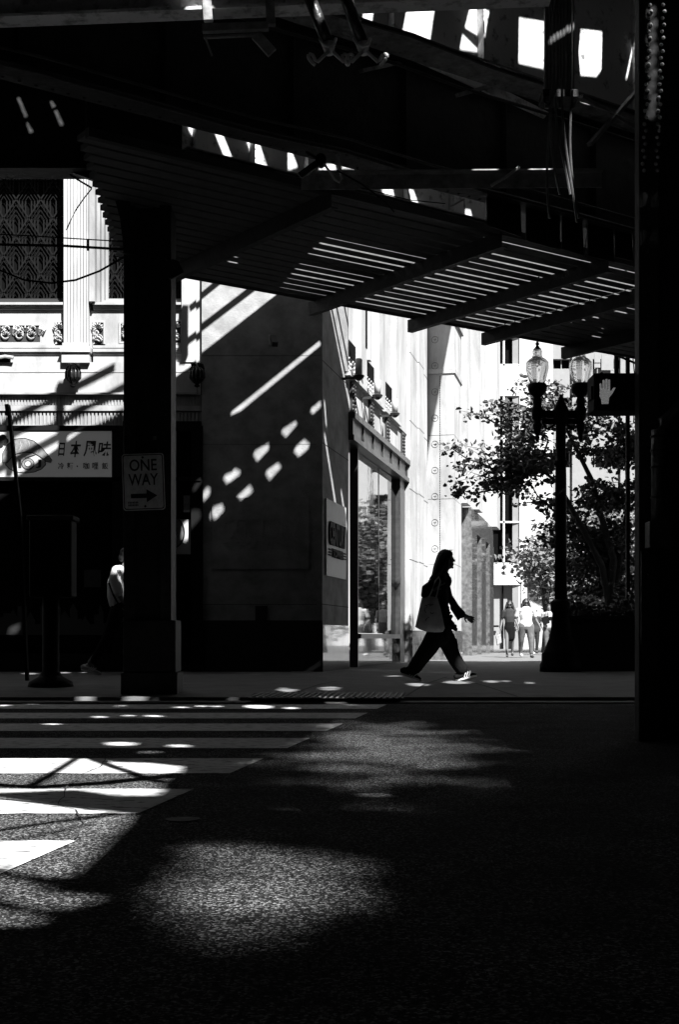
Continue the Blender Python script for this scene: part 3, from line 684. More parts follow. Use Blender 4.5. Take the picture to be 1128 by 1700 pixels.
# carved panels
def carved(x0, x1, y0, y1, kind):
    mb = MB(); pbox(mb, x0-3, y0-3, x1+3, y0, Yw-.02, .04); pbox(mb, x0-3, y1, x1+3, y1+3, Yw-.02, .04); pbox(mb, x0-3, y0, x0, y1, Yw-.02, .04); pbox(mb, x1, y0, x1+3, y1, Yw-.02, .04)
    cx = (x0+x1)/2
    Yr = Yw-.02
    def fan(fx, fy, r, a0, a1, n, tk=.010):
        for i in range(n):
            a = math.radians(a0+(a1-a0)*i/(n-1)); mb.tube([P(fx+r*.25*math.cos(a), fy-r*.25*math.sin(a), Yr), P(fx+r*.7*math.cos(a), fy-r*.7*math.sin(a), Yr-.03), P(fx+r*math.cos(a), fy-r*math.sin(a), Yr)], [tk*.6, tk*1.5, tk*.5], 6)
    def swirl(sx, sy, r, s, turns=1.3, a0=90, tk=.012):
        pts = []
        for k in range(18):
            f = k/17; a = math.radians(a0)+s*f*turns*2*math.pi; rr = r*(1-.75*f); pts.append(P(sx+rr*math.cos(a), sy-rr*math.sin(a), Yr-.01))
        mb.tube(pts, tk, 6)
    if kind == 'wide':
        n = max(1, round((x1-x0)/46)); st_ = (x1-x0)/n
        for i in range(n):
            c = x0+st_*(i+.5)
            fan(c, (y0+y1)/2+2, 13, 30, 150, 5); 
            for s in (-1, 1): swirl(c+s*11, y1-9, 9, s, 1.1, 100); swirl(c+s*14, y0+9, 8, -s, .8, 270); fan(c+s*11, y1-8, 8, 20, 160, 6, .006)
            fan(c+21, y1-4, 22, 50, 80, 3, .012)
    else:
        fan(cx, y0+14, 11, 15, 165, 7); swirl(cx-2, y0+20, 6, 1); swirl(cx+3, y0+30, 6, -1); fan(cx, y1-2, 9, 30, 150, 5); swirl(cx-2, y1-8, 6, 1)
    mb.build('carved_panel', 'limestone_relief', bl)
    mb = MB(); pbox(mb, x0, y0, x1, y1, Yw-.004, .003); mb.build('panel_ground', 'grille', bl)
carved(-160, -110, 537, 565, 'wide'); carved(-66, 63, 537, 565, 'wide'); carved(91, 104, 532, 568, 'tall'); carved(154, 169, 532, 568, 'tall'); carved(198, 240, 534, 564, 'wide'); carved(284, 298, 530, 566, 'tall')
mb = MB()
for i in range(2): pbox(mb, -20+i*0, 590, 14, 598, 20.80, .2); 
mb.tube([P(-30, 598, 20.8), P(8, 592, 20.8), P(22, 594, 20.8)], .03, 8); mb.build('rain_spout', 'limestone_relief', bl)
# shop front: frame, glass, dark interior
mb = MB(); pbox(mb, XL, 708, 203, 716, 20.70, .3); pbox(mb, XL, 793, 334, 799, 20.72, .25); pbox(mb, 187, 715, 204, 1122, 20.72, .2); pbox(mb, XL, 1085, 285, 1122, 20.74, .2); pbox(mb, 285, 708, 292, 1122, 20.74, .2); pbox(mb, 318, 708, 337, 1122, 20.74, .2)
pbox(mb, 204, 700, 334, 716, 20.76, .2); mb.build('shop_frame', 'iron_black', bl)
mb = MB(); pbox(mb, 204, 716, 285, 1122, 20.8, .3); mb.build('shop_pier', 'black_granite', bl)
mb = MB(); pbox(mb, XL, 799, 187, 1086, 20.86, .02); mb.build('shop_window', 'shop_glass', bl)
mb = MB(); pbox(mb, 292, 716, 318, 1122, 20.86, .02); mb.build('shop_door', 'shop_glass', bl)
mb = MB(); x0 = P(XL, 0, WY).x; mb.box(x0, -2.2, 21.3, 27, -.05, -.01); mb.box(x0, -2.2, 26.9, 27, 0, 12); mb.box(x0, -2.2, 21.3, 26.9, 12, 12.1); mb.build('back_wall', 'interior', bl)
# skyline sticker on the lower glass, notices
mb = MB(); xs_ = -90; random.seed(11)
while xs_ < 180:
    w_ = random.uniform(6, 16); h_ = random.uniform(14, 46); pbox(mb, xs_, 1052-h_, xs_+w_, 1054, 20.855, .004)
    if random.random() < .4: mb.prism([P(xs_, 1052-h_, 20.855), P(xs_+w_, 1052-h_, 20.855), P(xs_+w_/2, 1052-h_-12, 20.855)], (0, .004, 0))
    xs_ += w_
mb.build('skyline_decal', 'grille', bl)
t = tag(MB().add([P(139, 946, 20.85), P(167, 946, 20.85), P(167, 975, 20.85), P(139, 975, 20.85)], [(0, 1, 2, 3)]).build('notice', 'grille'), 'small dim square notice taped inside the shop window', 'notice')
for o_, x in ((0, 57), (1, 164)):
    mb = MB(); c = P(x, 806+o_*3, 22.4); mb.lathe([(.01, .03), (.05, .02), (.06, 0), (.001, -.012)], c, 14)
    tag(mb.build('ceiling_light', 'ceiling_lamp'), ('small ceiling light behind the leaning pole under the shop sign', 'small ceiling light under the right end of the shop sign')[o_], 'light')
# counter tube seen inside
t = thing('shop_counter', 'dark shop counter with a rolled tube on top', 'counter', tuple(P(150, 1000, 22.2)))
mb = MB(); pbox(mb, 40, 985, 200, 1100, 22.2, .6, 22.2); mb.build('cabinet', 'interior_item', t)
mb = MB(); mb.tube([P(123, 936, 22), P(180, 936, 22)], .05, 12); mb.build('tube', 'interior_item', t)

# shop sign
sh = thing('shop_sign', 'white shop fascia sign with sushi picture and brushed characters', 'sign', tuple(P(90, 793, 20.7)))
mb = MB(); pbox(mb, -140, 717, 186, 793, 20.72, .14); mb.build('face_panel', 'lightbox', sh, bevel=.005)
ex = (1, 0, 0); ez = (0, 0, 1); Yt = 20.72
k = 1/105.8
for ch, x, y, hh, ww in (('日', 96, 757, 22, 12), ('本', 116, 759, 27, 18), ('風', 138, 758, 26, 22), ('味', 162, 757, 24, 22)):
    text_mb(ch, hh*k, P(x, y, Yt), ex, ez, .004, width=ww*k, shear=.15, bold=.018).build('lettering', 'sign_dark', sh)
for ch, x, y in (('冷', 96, 779), ('麵', 111, 779), ('咖', 138, 779), ('哩', 153, 779), ('飯', 169, 779)):
    text_mb(ch, 11*k, P(x, y, Yt), ex, ez, .004, width=10*k, bold=.015).build('lettering', 'sign_dark', sh)
mb = MB(); mb.dome(P(128, 774, Yt), .012, (0, -1, 0), .3); mb.build('dot', 'sign_dark', sh)
# the sushi: rice with scalloped edge, fish on top, bowl between two letters
rice = []; c = (42, 768)
for i in range(48):
    a = 2*math.pi*i/48; rr = 1+.05*abs(math.sin(a*7)); rice.append((c[0]+33*rr*math.cos(a), c[1]-17*rr*math.sin(a)))
mb = MB(); mb.prism([P(x, y, Yt-.004) for x, y in rice], (0, .003, 0)); mb.build('rice_outline', 'sign_dark', sh)
mb = MB(); mb.prism([P(c[0]+(x-c[0])*.95, c[1]+(y-c[1])*.93, Yt-.007) for x, y in rice], (0, .002, 0)); mb.build('rice', 'sign_white', sh)
fish = [(4, 768), (4, 752), (12, 738), (24, 729), (40, 727), (56, 732), (68, 742), (80, 756), (86, 764), (84, 768), (76, 766), (66, 758), (56, 752), (42, 750), (28, 753), (18, 760), (12, 768)]
mb = MB(); mb.prism([P(x, y, Yt-.010) for x, y in fish], (0, .002, 0)); mb.build('fish_slice', 'sign_grey', sh)
mb = MB(); mb.tube([P(x, y, Yt-.010) for x, y in fish+fish[:1]], .006, 5); mb.build('fish_outline', 'sign_dark', sh)
mb = MB()
for x, y in ((20, 742), (32, 737), (46, 736), (60, 744)): MB().tube([P(x, y+10, Yt-.011), P(x+3, y+3, Yt-.011), P(x+1, y-4, Yt-.011)], .003, 5).build('fish_stripe', 'sign_white', sh)
for r_, m_, yy in ((11, 'sign_dark', .012), (9.6, 'sign_grey', .014), (6, 'sign_dark', .016), (4.6, 'sign_white', .018)):
    mb = MB(); mb.prism([P(46+r_*math.cos(a*math.pi/12), 770-r_*.9*math.sin(a*math.pi/12), Yt-yy) for a in range(24)], (0, .0015, 0)); mb.build('bowl', m_, sh)
mb = MB(); mb.tube([P(41, 760, Yt-.014), P(58, 754, Yt-.014)], .008, 6); mb.build('chopsticks', 'sign_grey', sh)
text_mb('J', 14*k, P(59, 777, Yt-.009), ex, ez, .003, width=9*k, bold=.03).build('lettering', 'sign_dark', sh)
text_mb('I', 14*k, P(30, 777, Yt-.009), ex, ez, .003, width=5*k, bold=.03).build('lettering', 'sign_dark', sh)
mb = MB()
for x, y, r_ in ((4, 728, 7), (9, 732, 5), (0, 735, 6)): mb.prism([P(x+r_*math.cos(a*math.pi/6), y-r_*math.sin(a*math.pi/6), Yt-.012-.002*r_) for a in range(12)], (0, .002, 0))
mb.build('flower', 'sign_dark', sh)

# bronze urn ornaments on the ledge
def urn(px, lab, Y):
    t = thing('wall_lantern', lab, 'lantern', tuple(P(px, 645, Y)), 'dark leafy lanterns on the stone ledge')
    mb = MB(); c = P(px, 643, Y); k = 1/105.8
    mb.lathe([(2*k, 0), (5*k, 2*k), (3*k, 5*k), (9*k, 10*k), (12*k, 17*k), (11.5*k, 25*k), (9*k, 31*k), (5*k, 33*k)], c, 20); mb.build('body', 'iron_black', t, True)
    mb = MB()
    for i in range(12):
        a = 2*math.pi*i/12; e = Vector((math.cos(a), math.sin(a), 0))
        mb.tube([c+e*(6*k)+Vector((0, 0, 8*k)), c+e*(12.5*k)+Vector((0, 0, 16*k)), c+e*(12.5*k)+Vector((0, 0, 25*k)), c+e*(9*k)+Vector((0, 0, 31*k))], [.01, .014, .012, .006], 6)
    mb.build('leaf_ribs', 'steel_gloss', t, True)
    for s in (-1, 1):
        mb = MB(); mb.tube([c+Vector((s*x*k, 0, z*k)) for x, z in ((9, 24), (9.5, 31), (8, 37), (4.5, 39), (3, 35.5), (5, 33.5))], [.03, .03, .028, .022, .018, .012], 8); mb.build('scroll', 'iron_black', t, True)
urn(121, 'dark leafy lantern beside the fluted pilaster above the shop sign', 20.70); urn(327, 'dark leafy lantern at the corner of the smooth grey wall', 20.66)
# round-bodied poster next to the column
pst = thing('window_poster', 'pale poster with a round dial in the narrow door', 'poster', tuple(P(303, 900, 20.84)))
mb = MB(); pbox(mb, 292, 862, 316, 920, 20.845, .004); mb.build('sheet', 'sign_white', pst)
mb = MB(); mb.prism([P(286+20*math.cos(a*math.pi/12), 884-26*math.sin(a*math.pi/12), 20.835) for a in range(24)], (0, .004, 0)); mb.build('round_shape', 'sign_grey', pst)
mb = MB(); mb.tube([P(286+20*math.cos(a*math.pi/12), 884-26*math.sin(a*math.pi/12), 20.832) for a in range(25)], .012, 6); mb.tube([P(286+8*math.cos(a*math.pi/12), 884-8*math.sin(a*math.pi/12), 20.832) for a in range(25)], .007, 6); mb.build('ring', 'sign_dark', pst)
mb = MB(); pbox(mb, 304, 822, 315, 846, 20.845, .004); mb.build('label_strip', 'sign_grey', pst)
mb = MB(); pbox(mb, 304, 846, 315, 850, 20.84, .004); mb.build('price_strip', 'sign_white', pst)

# ------------------------------------------------------------------ corner tower: smooth wall, chamfer and street facade
tw = thing('corner_tower', 'tall corner tower with smooth dark wall and bright carved street facade', 'building', (0, 21, 0))
a = P(335, 1116, WY); b = P(536.5, 0, WY)
mb = MB()
zs = [P(0, y, WY).z for y in (1030, 1003.5, 737.5, 590.5)]+[13.0]
lo = zs[0]
for i in range(4):
    mb.box(a.x, FO.x, WY, WY+.6, zs[i]+(.004 if i else 0), zs[i+1]-.004)
mb.build('smooth_wall', 'wall_stone', tw)
mb = MB(); mb.box(a.x, FO.x-.002, WY+.02, WY+.58, .08, 13); mb.build('joint_backing', 'joint', tw)
mb = MB(); mb.box(a.x-.005, FO.x+.003, WY-.015, WY+.3, .08, lo); mb.build('base_course', 'black_granite', tw)
# raised panel with name
pn = MB(); pbox(pn, 352, 826, 514, 945, WY-.03, .028); pno = pn.build('name_panel', 'wall_stone', tw, bevel=.004)
text_mb('CENTURY', 33*k, P(370, 893, WY-.031), ex, ez, .012, width=130*k).build('lettering', 'wall_stone', pno)
text_mb('TOWER', 13*k, P(393, 911, WY-.031), ex, ez, .012, width=80*k, bold=.01).build('lettering', 'wall_stone', pno)
mb = MB()
for i, dx in enumerate((0, 4, 8)):
    pbox(mb, 368+dx, 900+i*4.5, 386, 902+i*4.5, WY-.042, .012); pbox(mb, 478, 900+i*4.5, 500-dx, 902+i*4.5, WY-.042, .012)
mb.build('speed_lines', 'wall_stone', pno)
# security camera
cm = thing('security_camera', 'small boxy security camera high on the smooth wall', 'camera', tuple(P(452, 570, WY-.1)))
mb = MB(); pbox(mb, 446, 556, 452, 573, WY-.03, .03); mb.bar(P(452, 565, WY-.02), P(455, 566, WY-.2), .02, .02); mb.build('bracket', 'sign_metal', cm)
mb = MB(); mb.bar(P(453, 560, WY-.1), P(457, 572, WY-.28), .09, .08); mb.build('housing', 'grille', cm, bevel=.006)
mb = MB(); mb.box(P(424, 0, WY).x, P(444, 0, WY).x, WY-.03, WY-.016, P(0, 1030, WY).z-.0, P(0, 1006, WY).z); tag(mb.build('wall_box', 'black_granite'), 'small dark box on the wall under the name panel', 'box')

# street facade ---------------------------------------------------
s578, s600, s668, s706 = sP(579), sP(600), sP(667), 11.45
mb = MB()
fbox(mb, 0.001, s578, P(0, 1038, 22).z, 14, -.6, -.001)         # return of the smooth wall
mb.build('return_wall', 'wall_stone', tw)
mb = MB()
for y_ in (598, 735, 1003): 
    z_ = zP(y_, 0); fbox(mb, .0, s578, z_-.006, z_+.006, -.02, .0015)
mb.build('return_joints', 'joint', tw)
mb = MB(); fbox(mb, -.003, s578, .08, P(0, 1038, 22).z-.002, -.5, .012); mb.build('return_base', 'mirror_stone', tw)
mb = MB(); fbox(mb, s578, s600, .08, 4.52, -.75, -.70); fbox(mb, s578+.02, s600, .08, 4.5, -.7, -.5); mb.build('door_recess', 'iron_black', tw)
# bronze plate with the tower's name
pl_ = MB(); pl_.hexa([FP(s, z, o) for s, z, o in ()] or [FP(.18, 1.62, .004), FP(.18, 1.62, .03), FP(1.72, 1.62, .03), FP(1.72, 1.62, .004), FP(.18, 2.84, .004), FP(.18, 2.84, .03), FP(1.72, 2.84, .03), FP(1.72, 2.84, .004)])
plo = pl_.build('name_plate', 'brushed_plate', tw)
text_mb('CENTURY', .38, FP(.30, 2.12, .031), FD, (0, 0, 1), .03, width=1.3, bold=.05).build('lettering', 'iron_black', plo)
text_mb('TOWER', .14, FP(.52, 1.93, .031), FD, (0, 0, 1), .03, width=.9, bold=.05).build('lettering', 'iron_black', plo)
mb = MB()
for i in range(3): fbox(mb, .30, .50, 1.945+i*.045, 1.965+i*.045, .03, .055); fbox(mb, 1.44, 1.62, 1.945+i*.045, 1.965+i*.045, .03, .055)
mb.build('speed_lines', 'iron_black', plo)
# shop window of the tower
gl = MB(); fbox(gl, s600, s668-.15, .72, 4.03, -.12, -.10); glo = gl.build('shop_window', 'window_glass', tw)
mb = MB(); sm_ = sP(640); fbox(mb, s668-.15, 8.355, .1, 4.05, -.14, .0); fbox(mb, s600, s668, .62, .71, -.13, .0); fbox(mb, s600-.05, s600-.001, .1, 4.05, -.2, -.05); fbox(mb, sP(637), sP(637)+.03, .72, 4.03, -.098, -.09)
mb.build('window_frame', 'bronze_frame', glo)
mb = MB(); fbox(mb, s600, s668-.15, .08, .62, -.12, -.06); mb.build('stall_riser', 'mirror_stone', tw)
mb = MB(); se = 8.36
fbox(mb, s578, se, 4.05, 4.14, -.3, .10); fbox(mb, s578, se, 4.141, 4.42, -.3, .04); fbox(mb, s578, se, 4.421, 4.53, -.3, .12)
for s in [s578+.05+i*1.02 for i in range(7)]: fbox(mb, s, s+.06, 4.142, 4.42, .04, .07)
mb.build('lintel', 'bronze_frame', tw)
# spandrel panels, sills, windows, pilasters between
mb = MB(); fbox(mb, s578, se, 4.531, 5.10, -.5, .0)
mb.build('spandrel', 'limestone', tw)
for s in (2.2, 3.95, 5.75, 7.75): 
    mb = MB(); fbox(mb, s, s+.28, 4.54, 5.08, .001, .04)
    for i in range(7):
        for j in range(2): mb.dome(FP(s+.07+j*.14, 4.60+i*.07, .04), .04, FN, .9)
    mb.build('carved_strip', 'grille', tw)
mb = MB()
for s0, s1 in ((2.0, 3.05), (3.6, 4.9), (5.6, 7.0)):
    fbox(mb, s0-.25, s1+.25, 5.101, 5.17, -.4, .10)
mb.build('sill', 'limestone', tw)
for s0, s1 in ((2.0, 3.05), (3.6, 4.9), (5.6, 7.0)):
    mb = MB(); fbox(mb, s0, s1, 5.171, 5.80, -.30, -.28); wn = mb.build('window', 'window_dark', tw)
    mb = MB()
    for i in range(6):
        s = s0+(s1-s0)*(i+.5)/6; mb.bar(FP(s, 5.17, -.1), FP(s, 5.58, -.1), .05, .03)
        for j in range(5): mb.dome(FP(s, 5.22+j*.08, -.08), .035, FN, 1)
    mb.build('grille', 'limestone_relief', wn)
    mb = MB(); fbox(mb, s0-.001, s1+.001, 5.80, 14, -.28, -.10); mb.build('bay_wall', 'limestone', tw)
    mb = MB(); fbox(mb, s0+.02, s1-.02, 5.56, 5.86, -.2, -.06); mb.build('head_shade', 'window_dark', wn)  # dark block standing in for shade at the recess top
mb = MB()
for s0, s1, o in ((s578-.0, 2.0, -.001), (3.05, 3.6, .04), (4.9, 5.6, .04), (7.0, se, .04)):
    fbox(mb, s0, s1, 5.105, 14, -.5, o)
fbox(mb, 4.1, 4.3, 5.86, 14, -.1, .0)
mb.build('pier', 'limestone', tw)
mb = MB(); fbox(mb, 3.44, 3.60, 5.95, 14, .0405, .05); mb.build('shade_strip', 'window_dark', tw)  # dark strip stands for the shaded side of the pier
mb = MB(); fbox(mb, se, 9.4, .8, 14, -.5, .12); fbox(mb, 9.4, 10.2, .8, 14, -.5, .16); 
mb.build('broad_pilaster', 'limestone', tw)
mb = MB(); fbox(mb, 10.2, s706, .8, 14, -.5, .08); mb.build('pilaster_edge', 'limestone', tw)
mb = MB()
for z_ in (2.35, 3.9, 5.4, 6.9, 8.4): fbox(mb, se-.001, 9.4, z_, z_+.018, .1, .1215); fbox(mb, 9.4, 10.2, z_, z_+.018, .1, .1615); fbox(mb, 10.2, s706, z_, z_+.018, .05, .0815)
mb.build('stone_joints', 'grille', tw)
mb = MB(); fbox(mb, se, 9.95, .08, .8, -.5, .17); fbox(mb, 9.98, s706, .08, .8, -.5, .12); mb.build('polished_base', 'grey_granite', tw)
# medallion pier
mb = MB(); o1 = .72; zz = .8; e = [.8, 2.42, 4.0, 5.55, 7.1, 8.7, 14]
for i in range(6): fbox(mb, s706, 13.0, e[i]+.012, e[i+1]-.0, -.3, o1)
mb.build('medallion_pier', 'limestone', tw)
mb = MB(); fbox(mb, s706+.006, 12.99, .8, 14, -.29, o1-.008); mb.build('pier_joints', 'grille', tw)
mb = MB(); fbox(mb, s706-.02, 13.03, .08, .8, -.3, o1+.03); mb.build('polished_base', 'grey_granite', tw)
mb = MB(); fbox(mb, s706-.03, 13.05, 7.05, 7.16, -.3, o1+.03); mb.build('pier_moulding', 'limestone_relief', tw)
mb = MB(); fbox(mb, s706-.05, 13.07, 8.3, 8.5, -.3, o1+.06)
for i in range(5): mb.dome(FP(s706-.05, 8.38, .1+i*.14), .06, -FD, .8)
mb.build('pier_capital', 'limestone_relief', tw)
ring = MB(); z_ = CZ+(HY-911)*32.2/F
while z_ < 8.2:
    c = FP(s706-.004, z_, .25); ex2 = FN; 
    for rr in (.080,):
        ring.tube([c+(FN*math.cos(a*math.pi/10)+Vector((0, 0, 1))*math.sin(a*math.pi/10))*rr for a in range(21)], .0045, 5)
    ring.tube([c-FN*.035, c+FN*.035], .004, 5); ring.tube([c+Vector((0, 0, -.03)), c+FN*.02+Vector((0, 0, .03))], .004, 5)
    z_ += .635
ring.build('medallions', 'grille', tw)
mb = MB(); z_ = 1.2; mb.tube([FP(s706-.001, 1.15, .375), FP(s706-.001, 7.0, .375)], .005, 5)
while z_ < 7.0: mb.dome(FP(s706-.002, z_, .375), .012, -FD, .7); z_ += .055
mb.build('stud_row', 'grille', tw)
# wall behind and the farther piers
mb = MB(); fbox(mb, 13.0, 30, 4.6, 14, -.5, 0); fbox(mb, 13.0, 19.4, .8, 4.6, -.5, .001)
for s0, s1, o in ((18.2, 19.3, .30), (20.2, 21.4, .45), (23.0, 24.4, .25), (26.5, 28, .45)): fbox(mb, s0, s1, 4.61, 14, .002, o)
mb.build('far_wall', 'limestone', tw)
mb = MB(); fbox(mb, 13.0, 19.4, .08, .8, -.5, .03); mb.build('polished_base', 'grey_granite', tw)
mb = MB()
for s0, s1 in ((19.4, 20.9), (22.4, 23.9), (25.3, 26.9)): fbox(mb, s0, s1, .08, 3.9, -.4, .32)
fbox(mb, 19.4, 26.9, 3.901, 4.6, -.4, .30); mb.build('granite_portal', 'grey_granite', tw)
mb = MB(); fbox(mb, 20.9, 25.3, .08, 3.9, -.4, -.3); mb.build('portal_glass', 'window_glass', tw)
mb = MB(); fbox(mb, 26.9, 30, .08, 4.6, -.5, .02); mb.build('far_wall', 'limestone', tw)
mb = MB(); fbox(mb, 15.2, 15.6, 1.4, 2.3, .003, .05); tag(mb.build('wall_plaque', 'grille'), 'narrow dark plaque on the pale wall behind the walking woman', 'plaque')
# wall lamps
for i, (px, lab) in enumerate(((596, 'nearest of the three glass cylinder lamps on the bright facade'), (627, 'middle of the three glass cylinder lamps on the bright facade'), (656, 'farthest of the three glass cylinder lamps on the bright facade'))):
    o_ = .30; s = sP(px, o_); t = thing('wall_lamp', lab, 'lamp', tuple(FP(s, 5.0, o_)), 'cylinder lamps along the facade')
    mb = MB(); c = FP(s, 5.02, o_); mb.lathe([(.03, -.08), (.08, -.04), (.10, 0), (.07, .02)], c, 16); mb.bar(FP(s, 4.98, 0.02), FP(s, 4.98, o_), .05, .04); mb.build('bracket', 'bronze_frame', t)
    mb = MB(); mb.lathe([(.06, .022), (.06, .27), (.04, .29)], c, 16); mb.build('glass_cylinder', 'sign_white', t, True)
# ------------------------------------------------------------------ lamp post
lx, ly = (932-HX)*20.8/F, 20.8; lpz = .10; k = 20.8/F
lp = thing('street_lamp', 'ornate black twin lamp post with two urn shaped glass globes', 'street lamp', (lx, ly, lpz))
def pr(pts): return [(r*k, (1115-y)*k) for r, y in pts]
mb = MB(); mb.lathe(pr([(35, 1115), (35, 1104), (32, 1098), (32, 1086), (28, 1080), (24, 1070), (19, 1058), (16, 1040), (14, 1018), (17, 1014), (17, 1000), (12, 995)]), (lx, ly, lpz), 24); mb.build('base', 'iron_black', lp, True)
mb = MB(); mb.lathe(pr([(10.5, 996), (10, 900), (9.5, 800), (9, 775), (12, 772), (12, 766), (8.5, 763), (8.5, 705), (13, 698), (13, 680), (9, 672), (5, 664), (2, 655)]), (lx, ly, lpz), 16); mb.build('shaft', 'iron_black', lp, True)
mb = MB()
mb.bar(P(890, 688, ly), P(970, 688, ly), .09, .12); mb.bar(P(900, 700, ly), P(960, 700, ly), .07, .08)
for s in (-1, 1):
    mb.tube([P(932+s*10, 705, ly), P(932+s*22, 712, ly), P(932+s*30, 702, ly), P(932+s*26, 694, ly)], .018, 8)
mb.build('cross_arm', 'iron_black', lp)
for px in (893, 965):
    c = P(px, 735, ly); kk = lambda pts: [(r*k, (735-y)*k) for r, y in pts]
    mb = MB(); mb.lathe(kk([(1, 735), (4, 728), (3, 724), (6, 716), (8, 706), (5, 700), (9, 694), (10, 680), (7, 674), (8, 666), (6, 660), (14, 652), (16, 646), (16, 640), (14, 637)]), c, 18); mb.build('lamp_urn', 'iron_black', lp, True)
    mb = MB(); mb.lathe(kk([(12, 636.5), (16, 625), (19, 612), (18.5, 602), (14, 597), (9, 594), (7.5, 589), (8, 583), (6, 580), (1, 579.5)]), c, 24); gb = mb.build('globe', 'globe', lp, True)
    mb = MB(); mb.lathe(kk([(7, 580), (4, 577), (2, 574), (3.4, 571), (1.5, 567), (.5, 563)]), c, 12); mb.build('finial', 'iron_black', gb, True)
# pedestrian signal on the near column
ps = thing('pedestrian_signal', 'black crossing signal showing a raised hand', 'signal', tuple(P(1020, 682, 8.2)))
Yp_ = 8.2
mb = MB(); pbox(mb, 987, 619, 1062, 681, Yp_, .22, Yp_); pbox(mb, 1001, 614, 1005, 619, Yp_+.05, .03, Yp_); mb.build('housing', 'iron_black', ps, bevel=.01)
mb = MB(); pbox(mb, 984, 640, 987, 660, Yp_+.03, .1, Yp_); mb.build('hinge', 'iron_black', ps)
mb = MB()
hc = lambda pts: [P(960+x/5, 560+y/5, Yp_-.006) for x, y in pts]
mb.prism(hc([(200, 552), (256, 552), (262, 500), (290, 465), (316, 418), (300, 416), (276, 446), (268, 440), (240, 425), (215, 428), (186, 420), (184, 490), (196, 512)]), (0, .005, 0))
for p, q, r_ in (((192, 425), (190, 382), 8), ((217, 425), (216, 352), 9), ((240, 425), (240, 345), 9), ((262, 440), (262, 350), 8)):
    (x0, y0), (x1, y1) = p, q
    mb.prism(hc([(x0-r_, y0), (x0+r_, y0), (x1+r_, y1+6), (x1+r_*.5, y1), (x1-r_*.5, y1), (x1-r_, y1+6)]), (0, .005, 0))
mb.build('hand_symbol', 'hand_lamp', ps)
# lattice post right of the lamp
lt = thing('lattice_post', 'dark laced steel post beside the near column', 'post', tuple(P(1036, 1060, 24)))
mb = MB(); Yl = 24
for x0, x1 in ((1022, 1028), (1041, 1047)):
    a = P(x0, 0, Yl).x; b = P(x1, 0, Yl).x; mb.box(a, b, Yl, Yl+.08, .1 if x0 > 1030 else 4.7, 6.6)
mb.build('upright', 'iron_black', lt)
mb = MB()
for i in range(4):
    y = 545+i*14; mb.bar(P(1018, y, Yl-.02), P(1075, y+24, Yl-.02), .03, .035)
mb.bar(P(1014, 687, Yl-.02), P(1075, 687, Yl-.02), .05, .07)
mb.build('lacing', 'iron_black', lt)
wire('first of the loose wires beside the lattice post', [(1052, 595), (1056, 640), (1053, 700)], 23.5, .01)
# pavement furniture at the left
ub = thing('utility_cabinet', 'dark utility cabinet on a round post at the left kerb', 'cabinet', tuple(gz(85, 1141)))
Yu = gz(85, 1141).y
mb = MB(); pbox(mb, 52, 864, 122, 992, Yu-.12, .3, Yu); mb.build('cabinet', 'iron_black', ub, bevel=.02)
mb = MB(); pbox(mb, 48, 857, 126, 865, Yu-.16, .38, Yu); mb.build('lid', 'cloth_dark', ub, bevel=.015)
mb = MB(); r_ = 14*Yu/F; zt_ = P(0, 992, Yu).z; mb.lathe([(38*Yu/F, 0), (36*Yu/F, .06), (20*Yu/F, .12), (r_, .18), (r_, zt_-gz(85, 1141).z)], (P(84, 0, Yu).x, Yu, gz(85, 1141).z), 18); mb.build('post', 'iron_black', ub, True)
lpn = thing('leaning_pole', 'flat black pole leaning in front of the shop sign', 'pole', tuple(P(45, 1128, 14.2)))
mb = MB(); mb.bar(P(14, 676, 14.2), P(33, 856, 14.2), .03, .07); mb.bar(P(33, 856, 14.2), P(45, 1130, 14.2), .03, .07); mb.build('pole', 'iron_black', lpn)
mb = MB(); mb.bar(P(12, 672, 14.2), P(14, 690, 14.2), .04, .10); mb.build('cap', 'steel', lpn)
# planter and hedge
pla = thing('stone_planter', 'long black planter wall right of the lamp post', 'planter', (4.4, 21.6, .1))
mb = MB(); mb.box(3.55, 7.5, 21.2, 22.2, .1, .92); mb.build('box', 'black_granite', pla, bevel=.01)
mb = MB(); mb.box(3.50, 7.55, 21.15, 22.25, .92, .98); mb.build('coping', 'black_granite', pla)

